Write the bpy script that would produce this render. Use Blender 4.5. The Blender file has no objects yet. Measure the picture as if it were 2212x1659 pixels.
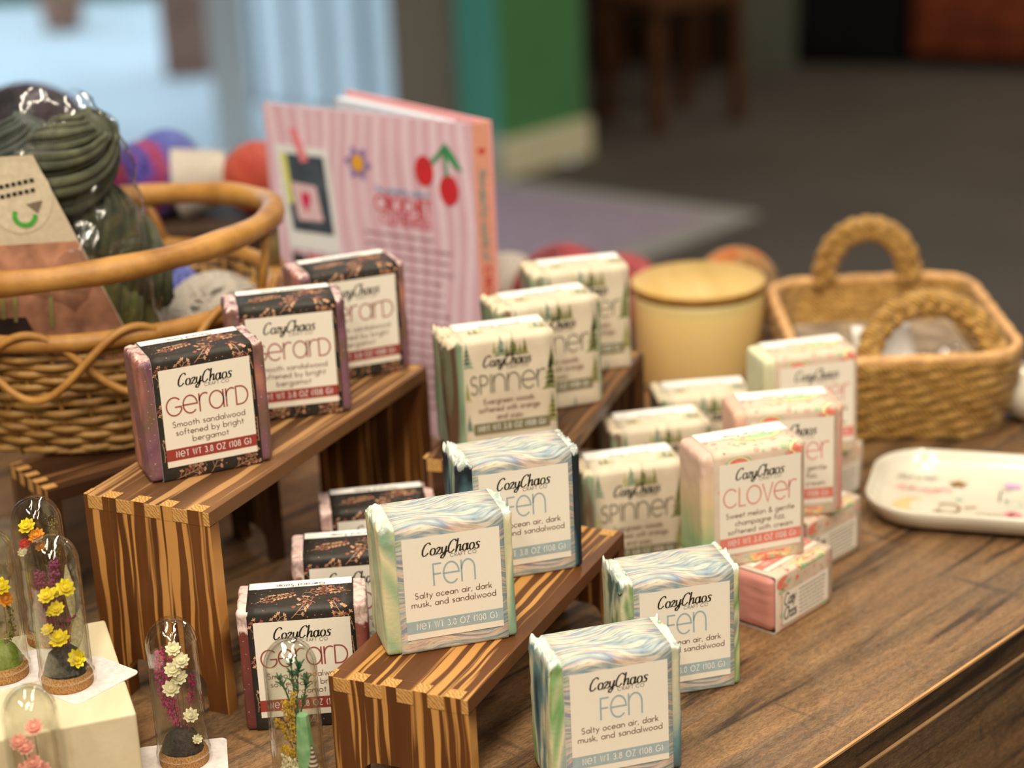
import bpy, math, random
from mathutils import Vector, Matrix, noise
PI = math.pi
sc = bpy.context.scene
COL = sc.collection

# ---------------------------------------------------------------- camera, world, lights
cd = bpy.data.cameras.new('camera'); cam = bpy.data.objects.new('camera', cd); COL.objects.link(cam)
PITCH, ROLL, CAMH = 0.33718, -0.04692, 0.43832
fw = Vector((0, math.cos(PITCH), -math.sin(PITCH))); rt = Vector((1, 0, 0)); up = rt.cross(fw)
R2 = rt*math.cos(ROLL) + up*math.sin(ROLL); U2 = up*math.cos(ROLL) - rt*math.sin(ROLL)
m = Matrix((R2, U2, -fw)).transposed().to_4x4(); m.translation = Vector((0, 0, CAMH))
cam.matrix_world = m
cd.sensor_width = 36; cd.lens = 68.313; cd.clip_start = 0.02; cd.clip_end = 60
cd.dof.use_dof = True; cd.dof.focus_distance = 0.862; cd.dof.aperture_fstop = 5.2
sc.camera = cam
sc.view_settings.view_transform = 'Standard'; sc.view_settings.look = 'None'
sc.view_settings.exposure = 0.0; sc.view_settings.gamma = 1.0; sc.view_settings.use_curve_mapping = False
w = bpy.data.worlds.new('daylight'); sc.world = w; w.use_nodes = True
w.node_tree.nodes['Background'].inputs[0].default_value = (0.66, 0.85, 1.0, 1)
w.node_tree.nodes['Background'].inputs[1].default_value = 2.4
CEIL, FL = 1.85, -0.85
def area(name, loc, sx, sy, power, col, rot=(0, 0, 0)):
    l = bpy.data.lights.new(name, 'AREA'); l.shape = 'RECTANGLE'; l.size = sx; l.size_y = sy
    l.energy = power; l.color = col
    o = bpy.data.objects.new(name, l); COL.objects.link(o); o.location = loc; o.rotation_euler = rot
    return o
WARM = (1.0, 0.88, 0.70)
LAMPS = [(-1.0, -0.30, 15.5), (-0.05, -0.35, 19), (0.95, -0.4, 15.5), (-0.65, 1.05, 9.5), (0.5, 1.1, 9.5), (-0.4, -1.5, 13), (0.9, -1.6, 11), (0.3, 3.0, 9), (1.9, 4.2, 16), (2.6, 6.2, 14)]  # ceiling strips; front and far ones added to brighten soap fronts and room
for x, y, p in LAMPS:
    area('ceiling_lamp_light', (x, y, CEIL-0.062), 0.10, 1.1, p*1.5, WARM)

# ---------------------------------------------------------------- helpers
def srgb(r, g, b):
    f = lambda c: (c/255/12.92) if c/255 <= 0.04045 else ((c/255+0.055)/1.055)**2.4
    return (f(r), f(g), f(b), 1)
class NT:
    def __init__(s, name, rough=0.5, spec=0.5, **k):
        s.m = bpy.data.materials.new(name); s.m.use_nodes = True; s.t = s.m.node_tree
        s.b = s.t.nodes['Principled BSDF']; s.out = s.t.nodes['Material Output']
        s.b.inputs['Roughness'].default_value = rough; s.b.inputs['Specular IOR Level'].default_value = spec
        for a, v in k.items(): s.b.inputs[a.replace('_', ' ')].default_value = v
    def n(s, t, **k):
        nd = s.t.nodes.new(t)
        for a, v in k.items(): setattr(nd, a, v)
        return nd
    def L(s, a, b): s.t.links.new(a, b)
    def coord(s, kind='Object', scale=(1, 1, 1), rot=(0, 0, 0), loc=(0, 0, 0)):
        c = s.n('ShaderNodeTexCoord'); mp = s.n('ShaderNodeMapping')
        mp.inputs['Scale'].default_value = scale; mp.inputs['Rotation'].default_value = rot; mp.inputs['Location'].default_value = loc
        s.L(c.outputs[kind], mp.inputs[0]); return mp.outputs[0]
    def noise(s, vec, scale=5, detail=4, rough=0.5, dist=0.0):
        n = s.n('ShaderNodeTexNoise'); n.inputs['Scale'].default_value = scale; n.inputs['Detail'].default_value = detail
        n.inputs['Roughness'].default_value = rough; n.inputs['Distortion'].default_value = dist
        if vec is not None: s.L(vec, n.inputs['Vector'])
        return n.outputs['Fac']
    def ramp(s, fac, stops, interp='LINEAR'):
        r = s.n('ShaderNodeValToRGB'); r.color_ramp.interpolation = interp; e = r.color_ramp.elements
        while len(e) < len(stops): e.new(0.5)
        for q, (p, c) in zip(e, stops): q.position = p; q.color = c
        s.L(fac, r.inputs[0]); return r.outputs[0]
    def mix(s, fac, a, b, mode='MIX'):
        x = s.n('ShaderNodeMix', data_type='RGBA', blend_type=mode)
        for sock, v in ((x.inputs[0], fac), (x.inputs[6], a), (x.inputs[7], b)):
            if hasattr(v, 'node'): s.L(v, sock)
            else: sock.default_value = v
        return x.outputs[2]
    def math(s, op, a, b=0.0):
        x = s.n('ShaderNodeMath', operation=op)
        for sock, v in ((x.inputs[0], a), (x.inputs[1], b)):
            if hasattr(v, 'node'): s.L(v, sock)
            else: sock.default_value = v
        return x.outputs[0]
    def base(s, c):
        if hasattr(c, 'node'): s.L(c, s.b.inputs['Base Color'])
        else: s.b.inputs['Base Color'].default_value = c
        return s
    def bump(s, h, dist=0.001, st=1.0):
        x = s.n('ShaderNodeBump'); x.inputs['Distance'].default_value = dist; x.inputs['Strength'].default_value = st
        s.L(h, x.inputs['Height']); s.L(x.outputs[0], s.b.inputs['Normal']); return s
W1, B1 = (1, 1, 1, 1), (0, 0, 0, 1)
_plain = {}
def plain(name, rgb, rough=0.6, grain=0.06, scale=300, spec=0.3, **k):
    """a colour with a faint procedural grain"""
    if name in _plain: return _plain[name]
    t = NT(name, rough, spec, **k); c = srgb(*rgb)
    v = t.noise(t.coord(), scale, 3)
    d = tuple(x*(1-grain*2) for x in c[:3])+(1,); l = tuple(min(1, x*(1+grain*2)) for x in c[:3])+(1,)
    t.base(t.ramp(v, [(0.3, d), (0.7, l)]))
    _plain[name] = t.m; return t.m

class MB:
    def __init__(s): s.v = []; s.f = []; s.mi = []; s.sm = []; s.mats = []; s.uv = None
    def slot(s, m):
        if m not in s.mats: s.mats.append(m)
        return s.mats.index(m)
    def add(s, vs, fs, mat, smooth=False):
        o = len(s.v); k = s.slot(mat)
        s.v += [tuple(x) for x in vs]
        for f in fs: s.f.append(tuple(i+o for i in f)); s.mi.append(k); s.sm.append(smooth)
        return o
    def box(s, a, b, mat, M=None):
        (x0, y0, z0), (x1, y1, z1) = a, b
        vs = [Vector(p) for p in ((x0,y0,z0),(x1,y0,z0),(x1,y1,z0),(x0,y1,z0),(x0,y0,z1),(x1,y0,z1),(x1,y1,z1),(x0,y1,z1))]
        if M: vs = [M @ p for p in vs]
        mm = mat if isinstance(mat, (list, tuple)) else [mat]*6
        fs = [(0,3,2,1),(4,5,6,7),(0,1,5,4),(1,2,6,5),(2,3,7,6),(3,0,4,7)]   # bottom top front right back left
        o = s.add(vs, [], mm[0])
        for f, q in zip(fs, mm):
            s.f.append(tuple(i+o for i in f)); s.mi.append(s.slot(q)); s.sm.append(False)
    def tube(s, pts, r, mat, n=8, closed=False, caps=True, rfun=None, squash=1.0):
        pts = [Vector(p) for p in pts]; N = len(pts)
        rings = []; up0 = None
        for i, p in enumerate(pts):
            a = pts[(i-1) % N] if (closed or i > 0) else p; b = pts[(i+1) % N] if (closed or i < N-1) else p
            t = (b-a).normalized()
            if up0 is None: up0 = Vector((0, 0, 1)) if abs(t.z) < 0.9 else Vector((1, 0, 0))
            x = up0.cross(t)
            if x.length < 1e-6: x = Vector((1, 0, 0)).cross(t)
            x.normalize(); y = t.cross(x); up0 = y
            ring = []
            for k in range(n):
                ph = 2*PI*k/n; rr = (r[i] if isinstance(r, (list, tuple)) else r)*(rfun(i, ph) if rfun else 1)
                ring.append(p + x*math.cos(ph)*rr*squash + y*math.sin(ph)*rr)
            rings.append(ring)
        vs = [q for g in rings for q in g]; fs = []
        for i in range(N if closed else N-1):
            j = (i+1) % N
            for k in range(n): fs.append((i*n+k, i*n+(k+1) % n, j*n+(k+1) % n, j*n+k))
        if caps and not closed: fs += [tuple(range(n))[::-1], tuple(range((N-1)*n, N*n))]
        s.add(vs, fs, mat, True)
    def lathe(s, prof, mat, n=32, c=(0, 0, 0), close=False, fun=None):
        vs = []
        for r, z in prof:
            for k in range(n):
                a = 2*PI*k/n; rr = r*(fun(a, z) if fun else 1)
                vs.append((c[0]+rr*math.cos(a), c[1]+rr*math.sin(a), c[2]+z))
        fs = []
        for i in range(len(prof)-1):
            for k in range(n): fs.append((i*n+k, i*n+(k+1) % n, (i+1)*n+(k+1) % n, (i+1)*n+k))
        s.add(vs, fs, mat, True)
    def ball(s, c, r, mat, n=10, sc3=(1, 1, 1), M=None, fun=None):
        vs = []; c = Vector(c); h = max(4, n//2+1)
        for i in range(h+1):
            th = PI*i/h
            for k in range(n):
                ph = 2*PI*k/n; d = Vector((math.sin(th)*math.cos(ph)*sc3[0], math.sin(th)*math.sin(ph)*sc3[1], math.cos(th)*sc3[2]))*r
                if fun: d = d*fun(d)
                if M: d = M @ d
                vs.append(c+d)
        fs = [(i*n+k, (i+1)*n+k, (i+1)*n+(k+1) % n, i*n+(k+1) % n) for i in range(h) for k in range(n)]
        s.add(vs, fs, mat, True)
    def build(s, name, parent=None, loc=None, rz=0.0):
        me = bpy.data.meshes.new(name); me.from_pydata(s.v, [], s.f)
        for q in s.mats: me.materials.append(q)
        me.polygons.foreach_set('material_index', s.mi); me.polygons.foreach_set('use_smooth', s.sm)
        if s.uv:
            l = me.uv_layers.new(name='uv')
            for p in me.polygons:
                for li, vi in zip(p.loop_indices, p.vertices): l.data[li].uv = s.uv[vi]
        me.update()
        o = bpy.data.objects.new(name, me); COL.objects.link(o)
        if parent: o.parent = parent
        if loc is not None: o.location = loc
        if rz: o.rotation_euler[2] = rz
        return o
def tag(o, label=None, cat=None, group=None, kind=None):
    if label: o['label'] = label
    if cat: o['category'] = cat
    if group: o['group'] = group
    if kind: o['kind'] = kind
    return o
def empty(name, loc=(0, 0, 0), rz=0.0, label=None, cat=None, group=None):
    o = bpy.data.objects.new(name, None); COL.objects.link(o); o.location = loc; o.rotation_euler = (0, 0, rz)
    o.empty_display_size = 0.02
    return tag(o, label, cat, group)
def kids(o): return [c for c in COL.objects if c.parent == o]
def copy_tree(o, parent=None):
    c = o.copy(); COL.objects.link(c)
    if parent: c.parent = parent
    for ch in kids(o): copy_tree(ch, c)
    return c
def bevel(o, wd=0.0005, seg=2):
    b = o.modifiers.new('bevel', 'BEVEL'); b.width = wd; b.segments = seg; b.limit_method = 'ANGLE'; return o

# ---------------------------------------------------------------- stroke lettering
def arc(cx, cy, rx, ry, a0, a1, n=None):
    n = n or max(6, int(abs(a1-a0)/16))
    return [(cx+rx*math.cos(math.radians(a0+(a1-a0)*i/n)), cy+ry*math.sin(math.radians(a0+(a1-a0)*i/n))) for i in range(n+1)]
def circ(cx, cy, rx, ry=None): return arc(cx, cy, rx, ry or rx, 90, 450, 22)
X = 0.56; q = X/2
GL = {
 'a': (.62, [circ(q, q, q), [(X, X), (X, 0)]]), 'b': (.62, [[(0, 1), (0, 0)], circ(q, q, q)]),
 'c': (.52, [arc(q, q, q, q, 48, 312)]), 'd': (.62, [circ(q, q, q), [(X, 1), (X, 0)]]),
 'e': (.60, [[(0.01, q), (X, q)] + arc(q, q, q, q, 0, 315)]),
 'f': (.36, [[(.36, .96), (.25, 1.0), (.15, .93), (.13, .8), (.13, 0)], [(0, X), (.32, X)]]),
 'g': (.62, [circ(q, q, q), [(X, X), (X, -.1)] + arc(q, -.1, q, .24, 0, -150)]),
 'h': (.54, [[(0, 1), (0, 0)], arc(.24, .32, .24, .24, 180, 0) + [(.48, 0)]]),
 'i': (.10, [[(0, X), (0, 0)], [(0, .76), (0, .82)]]), 'k': (.48, [[(0, 1), (0, 0)], [(.4, X), (0, .2)], [(.13, .3), (.44, 0)]]),
 'l': (.10, [[(0, 1), (0, 0)]]),
 'm': (.84, [[(0, X), (0, 0)], arc(.2, .36, .2, .2, 180, 0) + [(.4, 0)], arc(.6, .36, .2, .2, 180, 0) + [(.8, 0)]]),
 'n': (.54, [[(0, X), (0, 0)], arc(.24, .32, .24, .24, 180, 0) + [(.48, 0)]]), 'o': (.60, [circ(q, q, q)]),
 'p': (.62, [[(0, X), (0, -.36)], circ(q, q, q)]), 'r': (.34, [[(0, X), (0, 0)], arc(.22, .33, .22, .23, 180, 60)]),
 's': (.40, [arc(.19, .42, .15, .14, 40, 250, 9) + arc(.18, .15, .17, .15, 70, -140, 9)]),
 't': (.34, [[(.14, .85), (.14, 0)], [(0, X), (.3, X)]]),
 'u': (.54, [[(0, X), (0, .24)] + arc(.24, .24, .24, .24, 180, 360), [(.48, X), (.48, 0)]]),
 'v': (.50, [[(0, X), (.24, 0), (.48, X)]]), 'w': (.78, [[(0, X), (.19, 0), (.38, X), (.57, 0), (.76, X)]]),
 'x': (.44, [[(0, X), (.42, 0)], [(.42, X), (0, 0)]]), 'y': (.50, [[(0, X), (.25, .02)], [(.5, X), (.1, -.36)]]),
 'z': (.44, [[(0, X), (.42, X), (0, 0), (.42, 0)]]), ',': (.14, [[(.06, .05), (.0, -.14)]]), '.': (.1, [[(0, 0), (0, .06)]]),
 '&': (.66, [[(.6, .34), (.5, .1), (.3, 0), (.1, .03), (.02, .22), (.1, .42), (.34, .64), (.4, .82), (.3, .98), (.16, .94), (.12, .78), (.2, .6), (.6, 0)]]),
 'S': (.57, [arc(.24, .75, .21, .25, 35, 255, 10) + arc(.23, .27, .23, .27, 75, -150, 10)]),
 'E': (.46, [[(.42, 1), (0, 1), (0, 0), (.42, 0)], [(0, .52), (.36, .52)]]), 'N': (.66, [[(0, 0), (0, 1), (.6, 0), (.6, 1)]]),
 'T': (.56, [[(0, 1), (.54, 1)], [(.27, 1), (.27, 0)]]), 'W': (.98, [[(0, 1), (.24, 0), (.48, 1), (.72, 0), (.96, 1)]]),
 'O': (1.04, [circ(.5, .5, .5)]), 'Z': (.60, [[(0, 1), (.56, 1), (0, 0), (.58, 0)]]),
 'G': (.98, [arc(.5, .5, .5, .5, 45, 335) + [(.94, .46), (.56, .46)]]), 'C': (1.02, [arc(.5, .5, .5, .5, 42, 318)]),
 'R': (.56, [[(0, 0), (0, 1)] + [(.2, 1)] + arc(.24, .75, .24, .25, 90, -90, 9) + [(0, .5)], [(.24, .5), (.52, 0)]]),
 'A': (.76, [[(0, 0), (.37, 1), (.74, 0)], [(.13, .34), (.61, .34)]]), 'F': (.50, [[(0, 0), (0, .98), (.46, .98)], [(0, .52), (.42, .52)]]),
 'Y': (.60, [[(0, 1), (.29, .5), (.58, 1)], [(.29, .5), (.29, 0)]]), 'I': (.10, [[(0, 0), (0, 1)]]), 'L': (.46, [[(0, 1), (0, 0), (.44, 0)]]),
 'V': (.74, [[(0, 1), (.36, 0), (.72, 1)]]), 'P': (.62, [[(0, 0), (0, 1)] + [(.2, 1)] + arc(.24, .73, .26, .27, 90, -90, 9) + [(0, .46)]]),
 'D': (.78, [[(0, 0), (0, 1), (.26, 1)] + arc(.26, .5, .5, .5, 90, -90, 14) + [(0, 0)]]), 'U': (.62, [[(0, 1), (0, .3)] + arc(.3, .3, .3, .3, 180, 360) + [(.6, 1)]]),
 'H': (.64, [[(0, 0), (0, 1)], [(.6, 0), (.6, 1)], [(0, .52), (.6, .52)]]), 'K': (.56, [[(0, 0), (0, 1)], [(.5, 1), (0, .4)], [(.16, .55), (.54, 0)]]),
 '1': (.22, [[(0, .84), (.16, 1), (.16, 0)]]), '0': (.66, [circ(.32, .5, .31, .5)]),
 '3': (.52, [arc(.22, .75, .22, .25, 150, -80, 10) + arc(.22, .27, .26, .27, 80, -150, 11)]),
 '8': (.56, [circ(.26, .76, .2, .24), circ(.26, .27, .26, .27)]), '(': (.24, [arc(.5, .45, .46, .62, 128, 232, 8)]), ')': (.22, [arc(-.3, .45, .46, .62, 52, -52, 8)]),
 ' ': (.30, []),
}
def uni(ch):   # small letter drawn at capital height for the display lettering
    a, st = GL[ch]; k = 0.98/X
    return (a*k*0.93, [[(x*k*0.93, y*k) for x, y in p] for p in st])
SCRIPT = {
 'C': (.52, [[(.50, .86), (.44, .99), (.30, 1.0), (.14, .84), (.03, .5), (.03, .18), (.12, 0), (.28, .02), (.42, .2)]]),
 'o': (.37, [circ(.18, .26, .16, .27)]),
 'z': (.34, [[(.02, .42), (.1, .54), (.24, .53), (.26, .42), (.02, .02), (.16, .06), (.3, .0), (.36, .1)]]),
 'y': (.40, [[(.02, .52), (.03, .14), (.12, .02), (.24, .14), (.31, .5)], [(.31, .54), (.27, -.12), (.16, -.36), (.02, -.3), (.02, -.16), (.2, -.02), (.4, .16)]]),
 'h': (.40, [[(.06, 1.02), (.02, 0)], [(.04, .22), (.16, .5), (.28, .5), (.29, .3), (.28, .05), (.33, .01), (.40, .10)]]),
 'a': (.44, [circ(.17, .26, .15, .27), [(.34, .54), (.33, .08), (.37, .01), (.44, .10)]]),
 's': (.34, [[(.3, .48), (.2, .56), (.08, .48), (.12, .34), (.25, .24), (.26, .08), (.13, -.02), (.0, .07)]]),
}
def layout(text, mode='body', track=0.10):
    out = []; x = 0
    for ch in text:
        if mode == 'script': a, st = SCRIPT[ch]; tr = 0.035
        elif mode == 'title' and ch.islower(): a, st = uni(ch); tr = track
        else: a, st = GL[ch]; tr = track
        out += [[(px+x, py) for px, py in p] for p in st]; x += a+tr
    return out, x-(0 if mode == 'script' else track)
def ribbon(mb, pts, hw, mat, f, pen=None):
    """flat ribbon along 2-D points; f maps (u, v) to 3-D"""
    P = [Vector(p) for p in pts]; Q = [P[0]]
    for p in P[1:]:
        if (p-Q[-1]).length > 1e-7: Q.append(p)
    P = Q; N = len(P)
    if N < 2: return
    closed = (P[0]-P[-1]).length < 1e-6 and N > 3
    L = []; Rr = []
    for i, p in enumerate(P):
        if closed: a, b = P[(i-1) if i > 0 else N-2], P[(i+1) if i < N-1 else 1]
        else: a, b = P[max(i-1, 0)], P[min(i+1, N-1)]
        d1 = (p-a).normalized() if (p-a).length > 1e-9 else (b-p).normalized()
        d2 = (b-p).normalized() if (b-p).length > 1e-9 else d1
        t = d1+d2
        if t.length < 1e-6: t = d1
        t.normalize(); nrm = Vector((-t.y, t.x)); k = 1/max(0.45, t.dot(d1))
        h = hw*(pen(t) if pen else 1)*k; e = Vector((0, 0))
        if not closed and i == 0: e = -t*hw*0.4
        if not closed and i == N-1: e = t*hw*0.4
        L.append(p+nrm*h+e); Rr.append(p-nrm*h+e)
    vs = [f(x.x, x.y) for x in L] + [f(x.x, x.y) for x in Rr]
    mb.add(vs, [(i, N+i, N+i+1, i+1) for i in range(N-1)], mat)
def text(mb, s, cx, cy, wd, ht, stroke, mat, f, mode='body', align='c', shear=0.0, track=0.10, slope=0.0, flip=False):
    """lettering of cap height ht fitted to width wd around (cx, cy=baseline)"""
    st, tw = layout(s, mode, track); kx = wd/tw
    x0 = cx - wd/2 if align == 'c' else cx
    pen = (lambda t: 0.34+0.80*abs(t.y)) if mode == 'script' else None
    for p in st:
        pts = [(x0 + (x + shear*y)*kx, cy + y*ht + (x*kx)*slope) for x, y in p]
        if flip: pts = [(2*cx-a, 2*cy-b) for a, b in pts]
        ribbon(mb, pts, stroke/2, mat, f, pen)
def poly(mb, pts, mat, f): mb.add([f(x, y) for x, y in pts], [tuple(range(len(pts)))], mat)
def fan(mb, pts, mat, f):
    c = (sum(p[0] for p in pts)/len(pts), sum(p[1] for p in pts)/len(pts)); n = len(pts)
    mb.add([f(*c)]+[f(x, y) for x, y in pts], [(0, i+1, (i+1) % n+1) for i in range(n)], mat)
def ellipse(mb, cx, cy, rx, ry, mat, f, rot=0, n=12):
    fan(mb, [(cx+rx*math.cos(t)*math.cos(rot)-ry*math.sin(t)*math.sin(rot), cy+rx*math.cos(t)*math.sin(rot)+ry*math.sin(t)*math.cos(rot)) for t in (2*PI*i/n for i in range(n))], mat, f)
def rect(mb, x0, y0, x1, y1, mat, f, nx=1, ny=1):
    vs = [f(x0+(x1-x0)*i/nx, y0+(y1-y0)*j/ny) for j in range(ny+1) for i in range(nx+1)]
    mb.add(vs, [(j*(nx+1)+i, j*(nx+1)+i+1, (j+1)*(nx+1)+i+1, (j+1)*(nx+1)+i) for j in range(ny) for i in range(nx)], mat)

# ---------------------------------------------------------------- shared wood
def burnt_pine(name, dark, mid, light, seed=0.0, lo=0.0):
    t = NT(name, 0.42, 0.35)
    c = t.coord('Object', (1, 0.02, 0.02), loc=(seed, seed*.3, 0))
    warp = t.noise(t.coord('Object', (14, 5, 5), loc=(seed, 0, 0)), 3.0, 2)
    comb = t.n('ShaderNodeVectorMath', operation='ADD'); t.L(c, comb.inputs[0])
    wv = t.n('ShaderNodeCombineXYZ'); t.L(t.math('MULTIPLY', t.math('SUBTRACT', warp, 0.5), 0.007), wv.inputs[0]); t.L(wv.outputs[0], comb.inputs[1])
    s1 = t.noise(comb.outputs[0], 270, 2.5, 0.45)
    streak = t.ramp(s1, [(0.55+lo, B1), (0.60+lo, W1)])
    big = t.noise(comb.outputs[0], 42, 2)
    basec = t.ramp(big, [(0.3, dark), (0.62, mid), (0.8, tuple(x*1.5 for x in mid[:3])+(1,))])
    fine = t.noise(comb.outputs[0], 900, 2)
    fcol = t.mix(t.math('MULTIPLY', fine, 0.5), basec, dark)
    t.base(t.mix(t.math('MULTIPLY', streak, 0.85), fcol, light)); t.bump(s1, 0.0006, 0.6)
    return t.m
def endgrain(name, a, b):
    t = NT(name, 0.6, 0.2); v = t.n('ShaderNodeTexWave', wave_type='BANDS', bands_direction='DIAGONAL')
    v.inputs['Scale'].default_value = 300; v.inputs['Distortion'].default_value = 7.0; v.inputs['Detail Scale'].default_value = 1.2
    t.L(t.coord(), v.inputs[0]); t.base(t.ramp(v.outputs[0], [(0.25, a), (0.6, b)])); return t.m
PINE_A = burnt_pine('scorched_pine_brown', srgb(72, 40, 16), srgb(112, 66, 28), srgb(204, 148, 82), 0.31, 0.015)
PINE_B = burnt_pine('scorched_pine_striped', srgb(74, 42, 20), srgb(112, 68, 34), srgb(206, 152, 84), 1.37, -0.01)
PINE_T = burnt_pine('scorched_pine_pale_grain', srgb(84, 56, 34), srgb(128, 90, 58), srgb(188, 144, 94), 2.11, -0.02)
PINE_C = burnt_pine('scorched_pine_dark', srgb(52, 30, 18), srgb(84, 54, 34), srgb(140, 100, 64), 0.77, 0.04)
ENDG = endgrain('pine_end_grain', srgb(168, 122, 66), srgb(206, 160, 98))

def make_riser(pos, ang, D, Lg, Hh, mtop, mend, label, sl=0.0070, fingers=(0, .03, .15, .26, .385, .49, .61, .71, .83, .95, 1.0)):
    r = empty('wooden_riser', pos, ang, label, 'riser', 'finger jointed wooden display risers')
    t = sl
    def slab():
        mb = MB(); mb.box((0, t, Hh-t), (D, Lg-t, Hh), mtop)
        for i in range(1, len(fingers)-1, 2):
            a, b = fingers[i]*D, fingers[i+1]*D
            for y0, y1 in ((0, t), (Lg-t, Lg)): mb.box((a, y0-0.0001, Hh-t), (b, y1+0.0001, Hh), [mtop, mtop, ENDG, mtop, ENDG, mtop])
        return bevel(mb.build('top_board', r), 0.0004)
    slab()
    for y0, y1, name in ((0, t, 'end_panel'), (Lg-t, Lg, 'end_panel')):
        mb = MB(); n = 24; prof = []
        x0, x1, ah = D*0.2, D*0.84, Hh*0.20
        outer = [(0, 0), (x0, 0)]
        for k in range(7):
            a = PI - k*PI/2/6; outer.append((x0+0.008+0.008*math.cos(a), ah-0.008+0.008*math.sin(a)))
        for k in range(7):
            a = PI/2 - k*PI/2/6; outer.append((x1-0.008+0.008*math.cos(a), ah-0.008+0.008*math.sin(a)))
        outer += [(x1, 0), (D, 0)]
        top = Hh-t; K = len(outer)
        # front/back faces as strips up to the joint line
        vf = [(x, y0, z) for x, z in outer] + [(x, y0, top) for x, z in outer]
        vb = [(x, y1, z) for x, z in outer] + [(x, y1, top) for x, z in outer]
        o = mb.add(vf+vb, [], mend)
        fs = []
        for i in range(K-1):
            fs.append((i, i+1, K+i+1, K+i)); fs.append((2*K+i+1, 2*K+i, 3*K+i, 3*K+i+1)); fs.append((i+1, i, 2*K+i, 2*K+i+1))
        fs += [(0, K, 3*K, 2*K), (K-1, 3*K-1, 4*K-1, 2*K-1)]
        for f in fs: mb.f.append(tuple(i+o for i in f)); mb.mi.append(0); mb.sm.append(False)
        for i in range(0, len(fingers)-1, 2):
            a, b = fingers[i]*D, fingers[i+1]*D
            mb.box((a, y0, top-0.0002), (b, y1, Hh+0.0001), [mend, ENDG, mend, mend, mend, mend])
        mb.build(name, r)
    return r
ZA, ZB, ZC = 0.102, 0.0481, 0.0762
make_riser((-0.2005, 0.8343, 0), -0.4543, 0.0691, 0.2116, ZA, PINE_T, PINE_A, 'tallest pale-topped wooden riser carrying three dark botanical soaps')
make_riser((-0.0846, 0.7463, 0), -0.4338, 0.0662, 0.1823, ZB, PINE_B, PINE_B, 'low striped wooden riser in front carrying two blue wave-wrapped soaps')
make_riser((-0.0475, 0.9248, 0), -0.3272, 0.0697, 0.1842, ZC, PINE_C, PINE_C, 'middle-height brown wooden riser under the three pine tree soaps')
make_riser((-0.2631, 0.9438, 0), math.atan2(0.9039-0.9438, -0.2352+0.2631), 0.0487, 0.13, ZC, PINE_C, PINE_C, 'dark wooden riser under the wicker basket')

# ---------------------------------------------------------------- soap bars
WB, ST, SZ = 0.0481, 0.0309, 0.0608      # wrapper width, thickness, height
RT, RB = 0.0034, 0.0016
def band_path(T=ST, Z=SZ):
    pts = [(0, RB), (0, Z-RT)]
    pts += [(RT-RT*math.cos(a), Z-RT+RT*math.sin(a)) for a in (PI/2*i/5 for i in range(1, 6))]
    pts += [(T-RT, Z)]
    pts += [(T-RT+RT*math.sin(a), Z-RT+RT*math.cos(a)) for a in (PI/2*i/5 for i in range(1, 6))]
    pts += [(T, RB)]
    pts += [(T-RB+RB*math.cos(a), RB-RB*math.sin(a)) for a in (PI/2*i/3 for i in range(1, 4))]
    pts += [(RB, 0)]
    pts += [(RB-RB*math.sin(a), RB-RB*math.cos(a)) for a in (PI/2*i/3 for i in range(1, 4))]
    return pts
BP = band_path(); BL = [RB]
for a, b in zip(BP, BP[1:]): BL.append(BL[-1]+math.hypot(b[0]-a[0], b[1]-a[1]))
PER = BL[-1]-BL[0]
def wrap(off):
    def f(u, v):
        while v < BL[0]: v += PER
        while v > BL[-1]: v -= PER
        for i in range(len(BL)-1):
            if v <= BL[i+1]: break
        k = (v-BL[i])/max(1e-9, BL[i+1]-BL[i]); a, b = BP[i], BP[i+1]
        d = Vector((b[0]-a[0], b[1]-a[1])).normalized(); n = Vector((-d.y, d.x))
        return (u, a[0]+(b[0]-a[0])*k+n.x*off, a[1]+(b[1]-a[1])*k+n.y*off)
    return f
VT = BL[1]            # fold at the top of the front face
VTE = BL[7]           # back edge of the top face
def band_mesh(mat, inner):
    mb = MB(); nu = 8; f = wrap(0.0); vs = []; uv = []
    ring = list(BL[:-1]); ext = []
    for a, b in zip(BL, BL[1:]):
        n = max(1, int((b-a)/0.004)); ext += [a+(b-a)*i/n for i in range(n)]
    N = len(ext)
    for v in ext:
        for i in range(nu+1): u = WB*i/nu; vs.append(f(u, v)); uv.append((u*20, v*20))
    g = wrap(-0.0005)
    for v in ext:
        for i in (0, nu): u = WB*i/nu; vs.append(g(u, v)); uv.append((u*20, v*20))
    mb.add(vs, [], mat); kin = mb.slot(inner); M0 = N*(nu+1)
    for j in range(N):
        k = (j+1) % N
        for i in range(nu): mb.f.append((j*(nu+1)+i, j*(nu+1)+i+1, k*(nu+1)+i+1, k*(nu+1)+i)); mb.mi.append(0); mb.sm.append(True)
        mb.f.append((j*(nu+1), k*(nu+1), M0+2*k, M0+2*j)); mb.mi.append(kin); mb.sm.append(False)
        mb.f.append((k*(nu+1)+nu, j*(nu+1)+nu, M0+2*j+1, M0+2*k+1)); mb.mi.append(kin); mb.sm.append(False)
    mb._uv = uv
    return mb
INK = plain('black_ink', (44, 38, 32), 0.7, 0.03)
GREYINK = plain('grey_ink', (128, 116, 104), 0.7, 0.03)
BROWNINK = plain('brown_ink', (128, 98, 82), 0.7, 0.03)
CREAM = plain('cream_label_paper', (240, 232, 218), 0.62, 0.008, 1500)
WHITEP = plain('white_paper', (244, 242, 238), 0.6, 0.02)
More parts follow.
